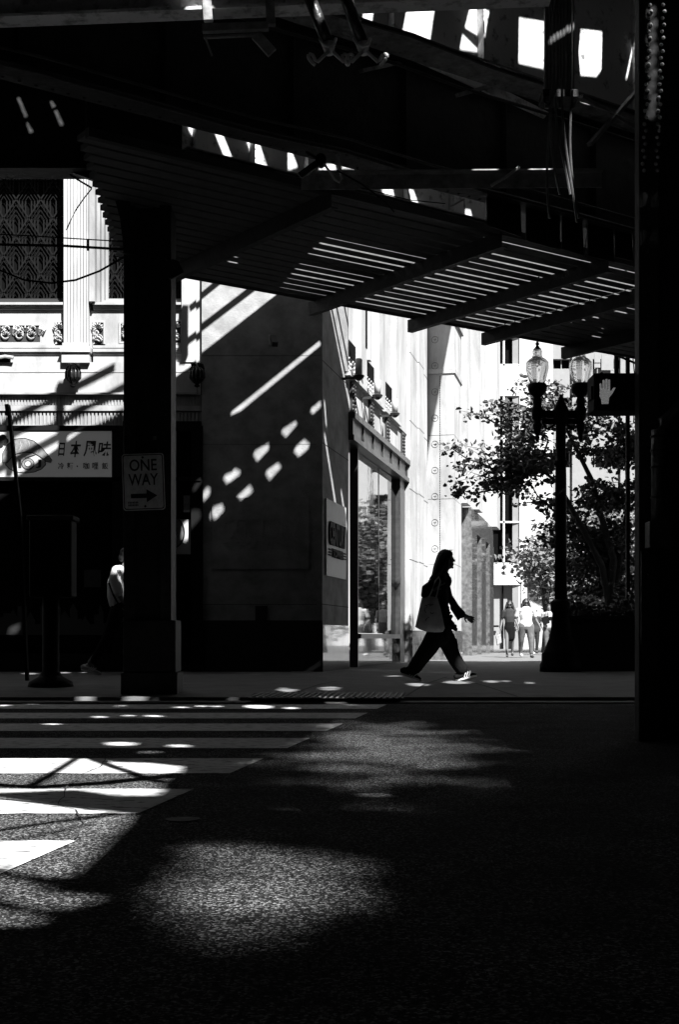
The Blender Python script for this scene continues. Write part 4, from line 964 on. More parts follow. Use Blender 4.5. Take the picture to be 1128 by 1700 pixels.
# ------------------------------------------------------------------ foliage
def leaf(mb, c, s, rnd):
    d = Vector((rnd.gauss(0, 1), rnd.gauss(0, 1), rnd.gauss(0, .6)-.3)).normalized(); a = d.cross(Vector((rnd.gauss(0, 1), rnd.gauss(0, 1), rnd.gauss(0, 1)))).normalized()
    n = d.cross(a)*.15
    p = [c, c+(d*.3+a*.32)*s+n*s, c+(d*.7+a*.30)*s+n*s, c+d*s, c+(d*.7-a*.30)*s+n*s, c+(d*.3-a*.32)*s+n*s]
    mb.add(p, [(0, 1, 2, 3), (0, 3, 4, 5)])
def tree(label, tpx, Y, zbase, limbs, mleaf, ls, dens, spread, seed, trunk_r=.12, group=None, name='street_tree'):
    rnd = random.Random(seed); base = Vector(((tpx-HX)*Y/F, Y, zbase))
    t = thing(name, label, 'tree', tuple(base), group)
    tb = MB(); lb = MB()
    for trunk_path, tips in limbs:
        pts = [P(x, y, Y+dy) for x, y, dy in trunk_path]
        n = len(pts); tb.tube(pts, [trunk_r*(1-.75*i/(n-1))+.01 for i in range(n)], 8)
        for (x, y, dy) in tips:
            q = P(x, y, Y+dy); st_ = min(pts, key=lambda p: (p-q).length)
            dist = (q-st_).length; m = []
            for k in range(7):
                f = k/6; p = st_.lerp(q, f); p.z += -.25*dist*math.sin(f*math.pi)*.4; p += Vector((rnd.gauss(0, .05), rnd.gauss(0, .1), rnd.gauss(0, .04)))*(1 if 0 < k < 6 else 0); m.append(p)
            tb.tube(m, [.035*(1-.8*i/6)+.004 for i in range(7)], 6)
            for k in range(2, 7):
                cl = m[k]; cnt = int(dens*(.5+rnd.random()))
                for _ in range(3):
                    cc = cl+Vector((rnd.gauss(0, spread), rnd.gauss(0, spread*1.2), rnd.gauss(0, spread*.5)))
                    tb.tube([cl, cc], [.007, .003], 4)
                    for _ in range(cnt): leaf(lb, cc+Vector((rnd.gauss(0, spread*.55), rnd.gauss(0, spread*.6), rnd.gauss(0, spread*.28))), ls*rnd.uniform(.45, 1.45), rnd)
    tb.build('trunk', 'bark', t, True); lb.build('crown', mleaf, t)
    return t
tree('dark leafed street tree spreading behind the lamp post', 1010, 26, .1,
     [([(1016, 1090, 0), (1012, 1000, 0), (1000, 940, 0), (970, 880, -.2), (945, 835, -.3), (925, 800, -.4), (900, 780, -.5)], [(870, 760, -.6), (850, 735, -.5), (800, 790, -.4), (770, 815, -.6), (830, 790, -.2), (885, 740, .4), (845, 700, 0), (800, 745, -.3), (752, 745, -.4), (905, 700, .2)]),
      ([(1012, 1000, 0), (1020, 930, .1), (1000, 860, .2), (985, 800, .3), (960, 750, .3), (940, 710, .3)], [(905, 660, .2), (870, 662, .1), (835, 680, 0), (795, 688, 0), (925, 640, .2), (890, 640, .3), (960, 690, .4), (850, 668, -.3), (978, 730, 0), (1000, 700, .3), (985, 665, .3)]),
      ([(1016, 1000, 0), (1035, 900, .3), (1045, 830, .4), (1040, 760, .5)], [(1000, 760, .4), (1020, 720, .4), (1060, 750, .3), (1070, 800, .3), (1010, 800, .2), (980, 810, .1), (1045, 720, .5), (960, 830, .1), (1075, 740, .4), (1000, 840, .5), (1030, 690, .2)]),
      ([(1012, 980, .2), (1005, 930, .5), (985, 900, .8)], [(960, 880, .9), (935, 850, .9), (905, 830, .7), (920, 900, .9), (880, 800, .3), (955, 940, .8), (930, 960, 1.2), (1000, 880, .6), (1030, 870, .5), (1040, 920, .4), (985, 930, .6), (1050, 880, .6), (1020, 960, .5), (1060, 960, .5), (1000, 900, .3), (990, 970, .3), (1040, 990, .4)])],
     'leaf_dark', .10, 15, .19, 4, .075)
bgt = []
for i, (px, py, rx, ry, Y, n) in enumerate(((905, 930, 45, 70, 48, 900), (960, 940, 55, 75, 52, 1300), (1030, 930, 60, 90, 50, 1500), (1085, 900, 50, 100, 46, 1000))):
    rnd = random.Random(20+i); base = P(px, 1078, Y); base.z = .1
    labs = ('small pale tree just left of the lamp post far down the street', 'pale tree behind the lamp post far down the street', 'bushy pale tree behind the dark trunk far down the street', 'pale tree half hidden by the near right column')
    t = thing('street_tree', labs[i], 'tree', tuple(base), 'sunlit trees far down the street')
    mb = MB(); top = P(px, py, Y); mb.tube([base, base.lerp(top, .5)+Vector((.1, 0, 0)), top], [.14, .1, .04], 7)
    lb = MB()
    for c_ in range(26):
        cx = px+rnd.gauss(0, .45)*rx; cy = py+rnd.gauss(0, .45)*ry; cy = min(cy, 1020); cc = P(cx, cy, Y+rnd.gauss(0, .8)); mb.tube([base.lerp(top, rnd.uniform(.4, 1)), cc], [.04, .01], 5)
        for _ in range(n//14): leaf(lb, cc+Vector((rnd.gauss(0, .42), rnd.gauss(0, .42), rnd.gauss(0, .26))), .2*rnd.uniform(.6, 1.3), rnd)
    mb.build('trunk', 'bark', t, True); lb.build('crown', 'leaf_pale', t)
lb = MB(); rnd = random.Random(9)
for _ in range(2600):
    x = rnd.uniform(3.7, 7.3); leaf(lb, Vector((x, rnd.uniform(21.3, 22.1), .98+abs(rnd.gauss(0, .11))*(1+.5*math.sin(x*7)))), .09*rnd.uniform(.6, 1.3), rnd)
tag(lb.build('hedge', 'leaf_dark'), 'low dark hedge growing in the black planter', 'hedge', kind='stuff')

# ------------------------------------------------------------------ far buildings
ob = thing('office_building', 'white modern office block with tall dark windows down the street', 'building', (8, 65, .1))
Yo = 65.0
def obx(mb, x0, y0, x1, y1, dy=0, d=.5): return pbox(mb, x0, y0, x1, y1, Yo+dy, d, Yo)
mb = MB()
for y0, y1 in ((300, 560), (608, 657), (934, 971)): obx(mb, 806, y0, 871, y1)
obx(mb, 802, 300, 811, 1078); obx(mb, 863, 300, 872, 935, -.02); obx(mb, 866, 935, 872, 1078, -.02)
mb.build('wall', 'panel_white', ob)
for y0, y1 in ((560, 608), (657, 934)):
    mb = MB(); obx(mb, 811, y0, 863, y1, .4, .1); wn = mb.build('window', 'window_dark', ob)
    mb = MB(); obx(mb, 836, y0, 839, y1, .02, .3)
    if y0 > 600:
        for yy in (726, 796, 865): obx(mb, 811, yy, 863, yy+3, .02, .3)
    else: obx(mb, 811, 604, 863, 607, .02, .3); obx(mb, 826, 560, 830, 604, .1, .2); obx(mb, 811, 588, 825, 604, .3, .08)
    mb.build('mullion', 'panel_white', wn)
mb = MB(); obx(mb, 811, 971, 868, 1078, .5, .1); wn = mb.build('window', 'panel_grey', ob)
mb = MB(); obx(mb, 836, 971, 838, 1078, .3, .2); obx(mb, 813, 974, 819, 1078, .3, .1); obx(mb, 811, 1038, 830, 1041, .2, .1); mb.build('mullion', 'window_dark', wn)
# its side wall runs away down the street
ox = P(872, 0, Yo).x
sd = Vector((.205, 1, 0)); sn = Vector((1, -.205, 0)).normalized()
def SPt(s, z, o): v = Vector((ox, Yo, 0))+sd*s+sn*o; v.z = z; return v
def sbox(mb, s0, s1, z0, z1, o0, o1): return mb.hexa([SPt(s0, z0, o0), SPt(s0, z0, o1), SPt(s1, z0, o1), SPt(s1, z0, o0), SPt(s0, z1, o0), SPt(s0, z1, o1), SPt(s1, z1, o1), SPt(s1, z1, o0)])
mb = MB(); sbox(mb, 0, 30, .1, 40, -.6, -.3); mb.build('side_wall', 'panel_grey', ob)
mb = MB(); s = 0
while s < 30: sbox(mb, s, s+.28, .1, 40, -.3, .12); s += 1.25
sbox(mb, 0, 30, 3.9, 4.6, -.29, .1); mb.build('fins', 'panel_white', ob)
mb = MB(); sbox(mb, 0, 30, 2.6, 4.8, .121, .14); mb.build('dark_band', 'bronze_frame', ob)
bb = thing('office_building', 'pale banded office block closing the view behind the tree', 'building', (20, 110, .1))
Yb = 110
mb = MB()
for y0, y1 in ((380, 596), (612, 660), (690, 745), (776, 830), (860, 1074)): pbox(mb, 896, y0, 1250, y1, Yb, .5, Yb)
pbox(mb, 950, 380, 984, 1074, Yb-.3, .3, Yb); pbox(mb, 1030, 380, 1060, 1074, Yb-.3, .3, Yb)
mb.build('wall', 'panel_grey', bb)
mb = MB(); pbox(mb, 896, 380, 1250, 1074, Yb+.5, .2, Yb); wn = mb.build('window_bands', 'window_dark', bb)
mb = MB(); x = 905
while x < 1250: pbox(mb, x, 380, x+1.5, 1074, Yb+.3, .15, Yb); x += 14
mb.build('mullion', 'panel_grey', wn)
mb = MB(); pbox(mb, 986, 588, 996, 612, Yb-.45, .1, Yb); pbox(mb, 986, 600, 996, 604, Yb-.5, .1, Yb); pbox(mb, 998, 590, 1018, 616, Yb-.4, .1, Yb); mb.build('window', 'panel_grey', bb)
# street wall opposite, seen mirrored in the shop window
op = thing('office_building', 'banded office block across the street mirrored in the shop window', 'building', (40, 90, .1))
mb = MB(); random.seed(2)
for i in range(10): mb.box(23, 70, 90, 90.5, .1+i*3.6, 1.7+i*3.6)
for j in range(14): mb.box(23+j*3.4, 24.2+j*3.4, 89.8, 90.4, .1, 36)
mb.build('wall', 'panel_white', op)
mb = MB(); mb.box(23, 70, 90.6, 90.8, .1, 36); mb.build('window_bands', 'window_dark', op)
for i, (x, y, h_) in enumerate(((12.7, 56, 4.6), (15.8, 63, 5.2), (19.5, 72, 5.6))):
    rnd = random.Random(40+i); t = thing('street_tree', ('nearest roadside tree mirrored in the tower shop window', 'middle roadside tree mirrored in the tower shop window', 'farthest roadside tree mirrored in the tower shop window')[i], 'tree', (x, y, .1))
    mb = MB(); mb.tube([(x, y, .1), (x+.2, y, 2.2), (x, y, h_)], [.16, .12, .06], 8); lb = MB()
    for c_ in range(30):
        cc = Vector((x+rnd.gauss(0, 1.2), y+rnd.gauss(0, 1.4), h_-.6+rnd.gauss(0, .9))); mb.tube([(x, y, 2.0), cc], [.05, .01], 5)
        for _ in range(45): leaf(lb, cc+Vector((rnd.gauss(0, .4), rnd.gauss(0, .4), rnd.gauss(0, .25))), .24, rnd)
    mb.build('trunk', 'bark', t); lb.build('crown', 'leaf_pale', t)

# buildings behind and beside the camera that close the street under the railway
for lab, (x0, x1, y0, y1), ax_ in (('dark brick building closing the street behind the camera', (-18, 18, -22, -16), 'y'), ('dark brick building along the left kerb beside the camera', (-18, -13, -15.9, 20.5), 'x'), ('dark brick building along the right kerb beside the camera', (7.6, 12, -15.9, 19), 'x2')):
    t = thing('brick_building', lab, 'building', ((x0+x1)/2, (y0+y1)/2, 0))
    mb = MB(); mb.box(x0, x1, y0, y1, 0, 7.3); mb.build('wall', 'brick_dark', t)
    k_ = (x0 if ax_ == 'y' else y0)+1.5
    while k_ < (x1 if ax_ == 'y' else y1)-2:
        for z0, z1 in ((.6, 2.8), (3.8, 6.2)):
            mb = MB()
            if ax_ == 'y': mb.box(k_, k_+1.6, y1, y1+.03, z0, z1)
            elif ax_ == 'x': mb.box(x1, x1+.03, k_, k_+1.6, z0, z1)
            else: mb.box(x0-.03, x0, k_, k_+1.6, z0, z1)
            mb.build('window', 'window_dark', t)
        k_ += 3.2

# ------------------------------------------------------------------ people
import numpy as np
_b = bmesh.new(); bmesh.ops.create_icosphere(_b, subdivisions=2, radius=1); ICO_V = np.array([v.co[:] for v in _b.verts]); ICO_F = [tuple(v.index for v in f.verts) for f in _b.faces]; _b.free()
class Blob:
    def __init__(s): s.mb = MB()
    def ball(s, c, r, sc_=(1, 1, 1)):
        v = ICO_V*np.array([r*sc_[0], r*sc_[1], r*sc_[2]])+np.array(c[:]); s.mb.add([tuple(q) for q in v], ICO_F); return s
    def limb(s, pts, rs, sc_=(1, 1, 1)):
        for i in range(len(pts)-1):
            p = Vector(pts[i]); q = Vector(pts[i+1]); n = max(2, int((q-p).length/(min(rs[i], rs[i+1])*.35))+1)
            for k_ in range(n+1):
                f = k_/n; s.ball(p.lerp(q, f), rs[i]*(1-f)+rs[i+1]*f, sc_)
        return s
    def build(s, name, m, parent, vox, smooth=4):
        me = bpy.data.meshes.new(name); me.from_pydata(s.mb.v, [], s.mb.f); o = bpy.data.objects.new(name, me); COL.objects.link(o)
        r = o.modifiers.new('r', 'REMESH'); r.mode = 'VOXEL'; r.voxel_size = vox; r.use_smooth_shade = True
        if smooth: q = o.modifiers.new('s', 'SMOOTH'); q.iterations = smooth; q.factor = .5
        dg = bpy.context.evaluated_depsgraph_get(); dg.update(); me2 = bpy.data.meshes.new_from_object(o.evaluated_get(dg)); me2.name = name
        o.modifiers.clear(); o.data = me2; bpy.data.meshes.remove(me); me2.materials.clear(); me2.materials.append(M[m])
        for p in me2.polygons: p.use_smooth = True
        if parent: o.parent = parent
        return o
# --- the walking woman, in profile
YW = 16.1
def W(cx, cy, dy=0): return P(640+cx/6.267, 890+cy/6.267, YW+dy)
def hand(bl_, wrist, d, up, side, s=1.0, sp=.35):
    d = Vector(d).normalized(); up = Vector(up); up = (up-d*up.dot(d)).normalized(); lat = d.cross(up).normalized()*side
    bl_.limb([wrist, wrist+d*.075*s], [.022*s, .026*s], (1, 1, 1)); palm = wrist+d*.08*s
    for i, (o_, l) in enumerate(((-.027, .062), (-.009, .075), (.010, .070), (.028, .052))):
        b0 = palm+up*o_*s; dd = (d+up*o_*sp*9+lat*(.10+.06*i)).normalized(); k1 = b0+dd*l*.5*s; k2 = k1+(dd+lat*.3).normalized()*l*.3*s; k3 = k2+(dd+lat*.6).normalized()*l*.25*s
        bl_.limb([b0, k1, k2, k3], [.0095*s, .0085*s, .0078*s, .0065*s])
    th = wrist+d*.03*s-up*.02*s; bl_.limb([th, th+(d*.7-up*.8+lat*.2).normalized()*.035*s, th+(d*.8-up*.65+lat*.3).normalized()*.065*s], [.012*s, .010*s, .008*s])
body = Blob(); R = .02
# head with a face in profile
hc_ = W(628, 232); body.ball(hc_, .088, (1.02, .86, 1.12)); body.ball(W(655, 275), .066, (1, .85, 1.05)); body.limb([W(688, 318), W(665, 320)], [.020, .030]); body.ball(W(697, 298), .022, (1, 1.3, .8))
body.limb([W(704, 232), W(722, 258)], [.010, .013]); body.ball(W(700, 225), .018, (.8, 1.6, .6)); body.ball(W(708, 288), .012, (1, 1.6, .6)); body.ball(W(706, 300), .012, (1, 1.5, .6)); body.ball(W(640, 255, -.075), .018, (.8, .5, 1.4)); body.ball(W(640, 255, .075), .018, (.8, .5, 1.4))
body.ball(W(702, 326), .016)
body.limb([W(628, 320), W(600, 420)], [.050, .055])
body.limb([W(575, 450), W(560, 600), W(565, 760), W(560, 900), W(560, 1020)], [.10, .115, .10, .115, .125], (.95, 1.25, 1))
for dy in (-.16, .16): body.limb([W(580, 440, dy), W(575, 470, dy*.6)], [.05, .07])
# far arm swinging forward
body.limb([W(610, 450, .17), W(660, 640, .20), W(745, 750, .20), W(812, 812, .19)], [.045, .036, .030, .022])
hand(body, W(815, 815, .19), W(900, 868, .19)-W(815, 815, .19), Vector((.2, 0, 1)), 1, 1.05)
# near arm bent back to the bag strap
body.limb([W(560, 460, -.17), W(430, 560, -.24), W(420, 600, -.24), W(505, 560, -.20)], [.046, .038, .034, .024]); hand(body, W(505, 560, -.20), Vector((.5, .1, .5)), Vector((-.5, .5, .5)), -1, .9)
# legs
body.limb([W(545, 1020, -.08), W(420, 1210, -.09), W(285, 1400, -.09)], [.085, .058, .036]); body.limb([W(590, 1020, .08), W(680, 1200, .09), W(780, 1420, .09)], [.085, .058, .036])
body.limb([W(285, 1400, -.09), W(300, 1450, -.09), W(345, 1480, -.09)], [.036, .035, .028]); body.limb([W(780, 1420, .09), W(800, 1465, .09), W(900, 1455, .09)], [.036, .036, .026])
wm = body.build('person', 'skin', None, .006, 3)
tag(wm, 'long haired woman in black striding past the tower with a tote bag', 'person')
# hair
h = Blob(); h.ball(W(622, 222), .096, (1.05, .95, 1.10)); h.limb([W(600, 240), W(560, 330), W(525, 420), W(500, 470)], [.085, .075, .055, .03], (1, 1.2, 1)); h.limb([W(612, 180), W(560, 300), W(500, 430), W(478, 455)], [.05, .045, .03, .015]); h.ball(W(645, 190), .075, (1, .9, .8)); h.limb([W(650, 200, -.05), W(640, 300, -.07), W(600, 400, -.08)], [.03, .035, .03]); h.limb([W(650, 200, .05), W(640, 300, .07), W(600, 400, .08)], [.03, .035, .03])
h.build('hair', 'hair', wm, .008, 3)
fr = MB(); rnd = random.Random(1)
for _ in range(26):
    x = rnd.uniform(570, 690); fr.tube([W(x, 165, rnd.uniform(-.05, .05)), W(x+10, 135+rnd.uniform(0, 14)), W(x+26, 140+rnd.uniform(0, 20))], .0012, 4)
for _ in range(20):
    q = rnd.uniform(-.08, .08); fr.tube([W(500, 380, q), W(472+rnd.uniform(-12, 12), 440, q), W(462+rnd.uniform(-22, 15), 470+rnd.uniform(0, 20), q)], .002, 4)
fr.build('stray_hairs', 'hair', wm)
# glasses
gm = MB(); gm.tube([W(722, 246, -.05), W(733, 246, -.03), W(733, 246, .03), W(722, 246, .05)], .003, 5); gm.tube([W(720, 248, -.065), W(645, 240, -.078)], .003, 5); gm.build('glasses', 'iron_black', wm)
tp = Blob(); tp.limb([W(585, 435), W(560, 600), W(570, 740), W(575, 850), W(590, 950)], [.11, .128, .11, .125, .135], (.98, 1.25, 1))
tp.limb([W(590, 425), W(612, 470)], [.075, .10], (1, 1.4, 1))
for dy in (-.16, .16): tp.limb([W(585, 430, dy*.6), W(585, 450, dy)], [.07, .062])
tp.limb([W(612, 450, .17), W(662, 630, .20), W(735, 740, .20), W(795, 812, .195)], [.060, .050, .046, .052]); tp.limb([W(700, 735, .2), W(745, 800, .2), W(772, 850, .2)], [.030, .034, .018])
tp.limb([W(560, 455, -.17), W(425, 545, -.24), W(412, 610, -.24), W(470, 590, -.21)], [.062, .054, .048, .045])
for i in range(16):
    a = rnd.uniform(0, 1); tp.ball(W(640+70*a+rnd.uniform(-12, 12), 720+240*a, rnd.uniform(-.14, .14)), rnd.uniform(.018, .030))
for i in range(14): a = i/13; tp.ball(W(655+80*a*a, 860+110*a, rnd.uniform(-.15, .15)), .026)
for i in range(8): tp.ball(W(700+rnd.uniform(0, 34), 930+rnd.uniform(-8, 40), rnd.uniform(-.14, .14)), .022)
tp.build('ruffled_top', 'cloth_black', wm, .008, 1)
ln = MB()
for i in range(22):
    f = i/21; p = W(690+85*f, 740+120*f, .2); ln.tube([p, p+Vector((-.012-.01*f, 0, -.02))], .006, 5)
ln.build('lace_cuff', 'cloth_black', wm)
tr = Blob(); tr.limb([W(560, 960), W(562, 1040)], [.135, .14], (1, 1.15, 1))
tr.limb([W(530, 1030, -.07), W(455, 1160, -.09), W(390, 1250, -.09), W(320, 1350, -.09), W(288, 1395, -.09)], [.125, .112, .100, .088, .080], (1, 1, 1)); tr.limb([W(610, 1030, .07), W(668, 1150, .09), W(715, 1260, .09), W(770, 1350, .09), W(795, 1385, .09)], [.120, .102, .090, .085, .080])
tr.limb([W(680, 1050, .09), W(700, 1140, .09)], [.06, .05]); tr.limb([W(735, 1080, .09), W(748, 1170, .09)], [.02, .02])
tr.build('trousers', 'cloth_black', wm, .009, 2)
def sneaker(par, heel, toe, upv, s=1.0, whites=True, m='cloth_black'):
    heel = Vector(heel); toe = Vector(toe); d = (toe-heel).normalized(); n = Vector(upv).normalized(); lat = d.cross(n).normalized(); Ln = (toe-heel).length
    b = Blob(); 
    for i in range(15):
        f = i/14; p = heel+d*Ln*f; hgt = (.048*(1-f)**.6+.022)*s; wd = (.034+.012*math.sin(f*2.6))*s
        for q in (-.5, 0, .5): b.ball(p+n*(hgt*.5+.018*s)+lat*q*wd, hgt*.5 if hgt*.5 > .012 else .012)
    b.ball(heel+d*.05*s+n*.085*s, .034*s); b.ball(heel+d*.01+n*.07*s, .03*s)
    b.build('shoe_upper', m, par, .006, 2)
    so_ = MB(); pts = []
    for i in range(24):
        a = 2*math.pi*i/24; pts.append(heel+d*(Ln*.5+math.cos(a)*(Ln*.5+.018))+lat*math.sin(a)*(.046+.008*math.cos(a))*s)
    so_.prism(pts, n*.024*s); so_.build('shoe_sole', 'shoe_white' if whites else 'cloth_dark', par, bevel=.004)
    if whites:
        st_ = MB()
        for i in range(3):
            p = heel+d*(.09+.028*i)*s; 
            for sd_ in (-1, 1): st_.bar(p+lat*sd_*.050*s+n*.026*s, p+d*.035*s+lat*sd_*.036*s+n*.085*s, .006, .012)
        st_.build('shoe_stripes', 'shoe_white', par)
sneaker(wm, W(168, 1440, -.09), W(358, 1508, -.09), Vector((.36, 0, 1)), 1.0)
sneaker(wm, W(752, 1508, .09), W(945, 1462, .09), Vector((-.24, 0, 1)), 1.0)
bg_ = thing('tote_bag', 'grey canvas tote bag hanging from the walking woman shoulder', 'bag', tuple(W(460, 1000, -.24)))
mb = MB(); outl = [(380, 642), (455, 622), (545, 640), (580, 760), (622, 960), (600, 998), (520, 1000), (430, 995), (360, 972), (312, 946), (340, 820)]
cxx, cyy = 465, 830; vs = []; n = len(outl)
def dense(o_): 
    r_ = []
    for i in range(len(o_)):
        a, b = o_[i], o_[(i+1) % len(o_)]
        for k_ in range(4): r_.append((a[0]+(b[0]-a[0])*k_/4, a[1]+(b[1]-a[1])*k_/4))
    return r_
dn = dense(outl); n = len(dn); rings = [(1, 0), (.96, .018), (.8, .045), (.5, .06), (.2, .065)]
for sgn in (-1, 1):
    o0 = len(mb.v); vv = []; ff = []
    for f_, th in rings:
        for (x, y) in dn: 
            x2 = cxx+(x-cxx)*f_; y2 = cyy+(y-cyy)*f_; wr = .008*noise.noise(Vector((x2*.03, y2*.008, sgn)))*(1 if f_ < 1 else 0)
            vv.append(W(x2, y2, -.255+sgn*(th+wr)))
    vv.append(W(cxx, cyy, -.255+sgn*.066))
    for i in range(len(rings)-1):
        for k_ in range(n): ff.append((i*n+k_, i*n+(k_+1) % n, (i+1)*n+(k_+1) % n, (i+1)*n+k_))
    for k_ in range(n): ff.append(((len(rings)-1)*n+k_, (len(rings)-1)*n+(k_+1) % n, len(rings)*n))
    mb.add(vv, ff)
mb.build('sack', 'canvas_bag', bg_, True)
mb = MB(); 
for y_ in (-.30, -.24): mb.tube([W(455, 640, y_), W(490, 560, y_), W(520, 470, y_+.02), W(560, 425, y_+.06), W(575, 470, y_+.03), W(530, 640, y_)], .010, 6)
mb.build('strap', 'canvas_bag', bg_)
mb = MB()
def scribble(pts): mb.tube([W(x, y, -.328+.00006*abs(x-cxx)+.0*y) for x, y in pts], .004, 5)
scribble([(415, 730), (422, 718), (435, 722), (438, 740), (428, 750), (415, 745), (410, 770), (425, 800)]); scribble([(440, 712), (470, 708), (500, 715)]); scribble([(460, 725), (485, 722)]); scribble([(470, 790), (480, 805), (495, 805), (508, 795)]); scribble([(440, 850), (425, 870), (418, 880)]); scribble([(445, 840), (455, 850)])
mb.build('printed_face', 'cloth_dark', bg_)

# --- generic standing / walking figures seen from the front or behind
def figure(label, foot, H, width=1.0, hair=None, top=('cloth_light', 'tee'), bottom=('denim', 'trousers'), stride=.10, yaw=0, arms=((.16, .02), (.16, .02)), sung=False, group='pedestrians down the street', vox=.012, legs_bare=False, mirror=1):
    s = H/1.65; fx = Vector(foot); ca_, sa_ = math.cos(yaw), math.sin(yaw)
    def T(x, y, z): return fx+Vector((x*ca_-y*sa_, x*sa_+y*ca_, z))*s      # faces -Y at yaw 0
    b = Blob(); wd = width
    b.ball(T(0, 0, 1.54), .083*s, (.86, .98, 1.15)); b.ball(T(0, -.035, 1.48), .058*s, (.9, .9, 1)); b.ball(T(0, -.098, 1.515), .015*s, (.8, 1, 1.3)); b.ball(T(0, -.085, 1.472), .018*s, (1.4, .6, .5)); b.ball(T(-.075, 0, 1.52), .018*s, (.5, .8, 1.4)); b.ball(T(.075, 0, 1.52), .018*s, (.5, .8, 1.4))
    b.limb([T(0, .01, 1.46), T(0, .01, 1.36)], [.048*s, .052*s])
    tors = [(1.32, .095), (1.18, .115), (1.02, .098), (.90, .125)]
    b.limb([T(0, 0, z) for z, _ in tors], [r*s*(.6+.4*wd) for _, r in tors], (1.3, .85, 1))
    for i, sg_ in enumerate((-1, 1)):
        ax_, ay_ = arms[i]
        sh_ = T(sg_*.17*wd, 0, 1.33); el_ = T(sg_*(.21*wd+.02), .02+ay_, 1.07); wr_ = T(sg_*(.21*wd+ax_-.12), -.06-ay_, .86)
        b.limb([T(sg_*.1, 0, 1.34), sh_, el_, wr_], [.05*s, .046*s, .036*s*(.6+.4*wd), .024*s]); hand(b, wr_, Vector((0, -.25, -1)), Vector((0, 1, 0)), sg_, s)
        hp = T(sg_*.085*wd, 0, .88); fy = stride*sg_*mirror
        kn = T(sg_*.09*wd, fy*.6-.02, .48); an = T(sg_*.085*wd, fy*1.3, .08+max(0, fy)*.25)
        b.limb([hp, kn, an], [.088*s*wd, .056*s*(.5+.5*wd), .036*s]); b.limb([an, an+Vector((0, -.12*ca_, -.045*1))*s], [.036*s, .026*s])
    o = b.build('person', 'skin', None, vox, 2); tag(o, label, 'person', group)
    if hair:
        h = Blob(); h.ball(T(0, .02, 1.565), .092*s, (.93, 1, 1.08)); 
        if hair == 'long':
            for sg_ in (-1, 1): h.limb([T(sg_*.06, .02, 1.58), T(sg_*.10, .01, 1.46), T(sg_*.13, -.01, 1.34)], [.04*s, .042*s, .03*s])
            h.limb([T(0, .06, 1.55), T(0, .08, 1.35)], [.07*s, .07*s], (1.2, .7, 1))
        h.build('hair', 'hair', o, vox, 2)
    if sung:
        g_ = MB(); 
        for sg_ in (-1, 1): g_.dome(T(sg_*.032, -.10, 1.53), .026*s, (0, -1, 0), .4)
        g_.bar(T(-.07, -.09, 1.54), T(.07, -.09, 1.54), .01, .012); g_.build('sunglasses', 'iron_black', o)
    mt, kt = top; h = Blob(); zz = [(1.33, .108), (1.18, .128), (1.04, .115)]+([(.90, .142)] if kt != 'crop' else [])
    h.limb([T(0, 0, z) for z, _ in zz], [r*s*(.6+.4*wd) for _, r in zz], (1.32, .92, 1))
    for i, sg_ in enumerate((-1, 1)):
        ax_, ay_ = arms[i]; h.limb([T(sg_*.1, 0, 1.33), T(sg_*.175*wd, 0, 1.325), T(sg_*(.20*wd+.01), .01+ay_*.5, 1.17)], [.06*s, .062*s, .056*s*(.6+.4*wd)])
    h.build('top', mt, o, vox, 2)
    mbt, kb = bottom; h = Blob(); h.limb([T(0, 0, .98), T(0, 0, .86)], [.118*s*(.6+.4*wd), .135*s*(.6+.4*wd)], (1.3, .95, 1))
    if kb == 'skirt': h.limb([T(0, 0, .86), T(0, 0, .58)], [.135*s, .125*s], (1.3, .95, 1))
    else:
        for sg_ in (-1, 1):
            fy = stride*sg_*mirror; h.limb([T(sg_*.085*wd, 0, .86), T(sg_*.09*wd, fy*.6-.02, .48), T(sg_*.085*wd, fy*1.25, .14+max(0, fy)*.25)], [.105*s*wd, .074*s*(.5+.5*wd), .056*s])
    h.build(kb, mbt, o, vox, 2)
    for sg_ in (-1, 1):
        fy = stride*sg_*mirror; a_ = T(sg_*.085*wd, fy*1.3, .045+max(0, fy)*.25)
        f_ = Blob(); f_.limb([a_, a_+Vector((sa_*.16, -ca_*.16, -.012))*s], [.045*s, .036*s]); f_.build('shoe', 'cloth_dark' if sg_ > 0 else 'shoe_white', o, vox, 1)
    return o
def gp(px, py): return G(px, py, .10)
f1 = gp(847, 1091); figure('woman with long hair and sunglasses in a short black skirt', f1, 1.58, .95, 'long', ('cloth_dark', 'crop'), ('cloth_black', 'skirt'), .14, -.1, ((.18, .02), (.10, -.05)), True)
f2 = gp(874, 1092); figure('woman in a loose white top walking beside the short skirt', f2, 1.60, 1.28, 'long', ('cloth_white', 'tee'), ('denim', 'trousers'), -.14, .12, ((.10, .06), (.24, .0)), True, mirror=1)
f3 = gp(889, 1086); figure('dark dressed person half hidden behind the white topped woman', f3, 1.5, 1.0, 'short', ('cloth_dark', 'tee'), ('cloth_dark', 'trousers'), .1, 0, ((.2, .02), (.2, .02)))
f4 = gp(912, 1087); figure('person in white shirt and jeans partly behind the lamp post', f4, 1.62, 1.05, 'short', ('cloth_light', 'tee'), ('denim', 'trousers'), .1, 0, ((.2, .02), (.2, .02)))
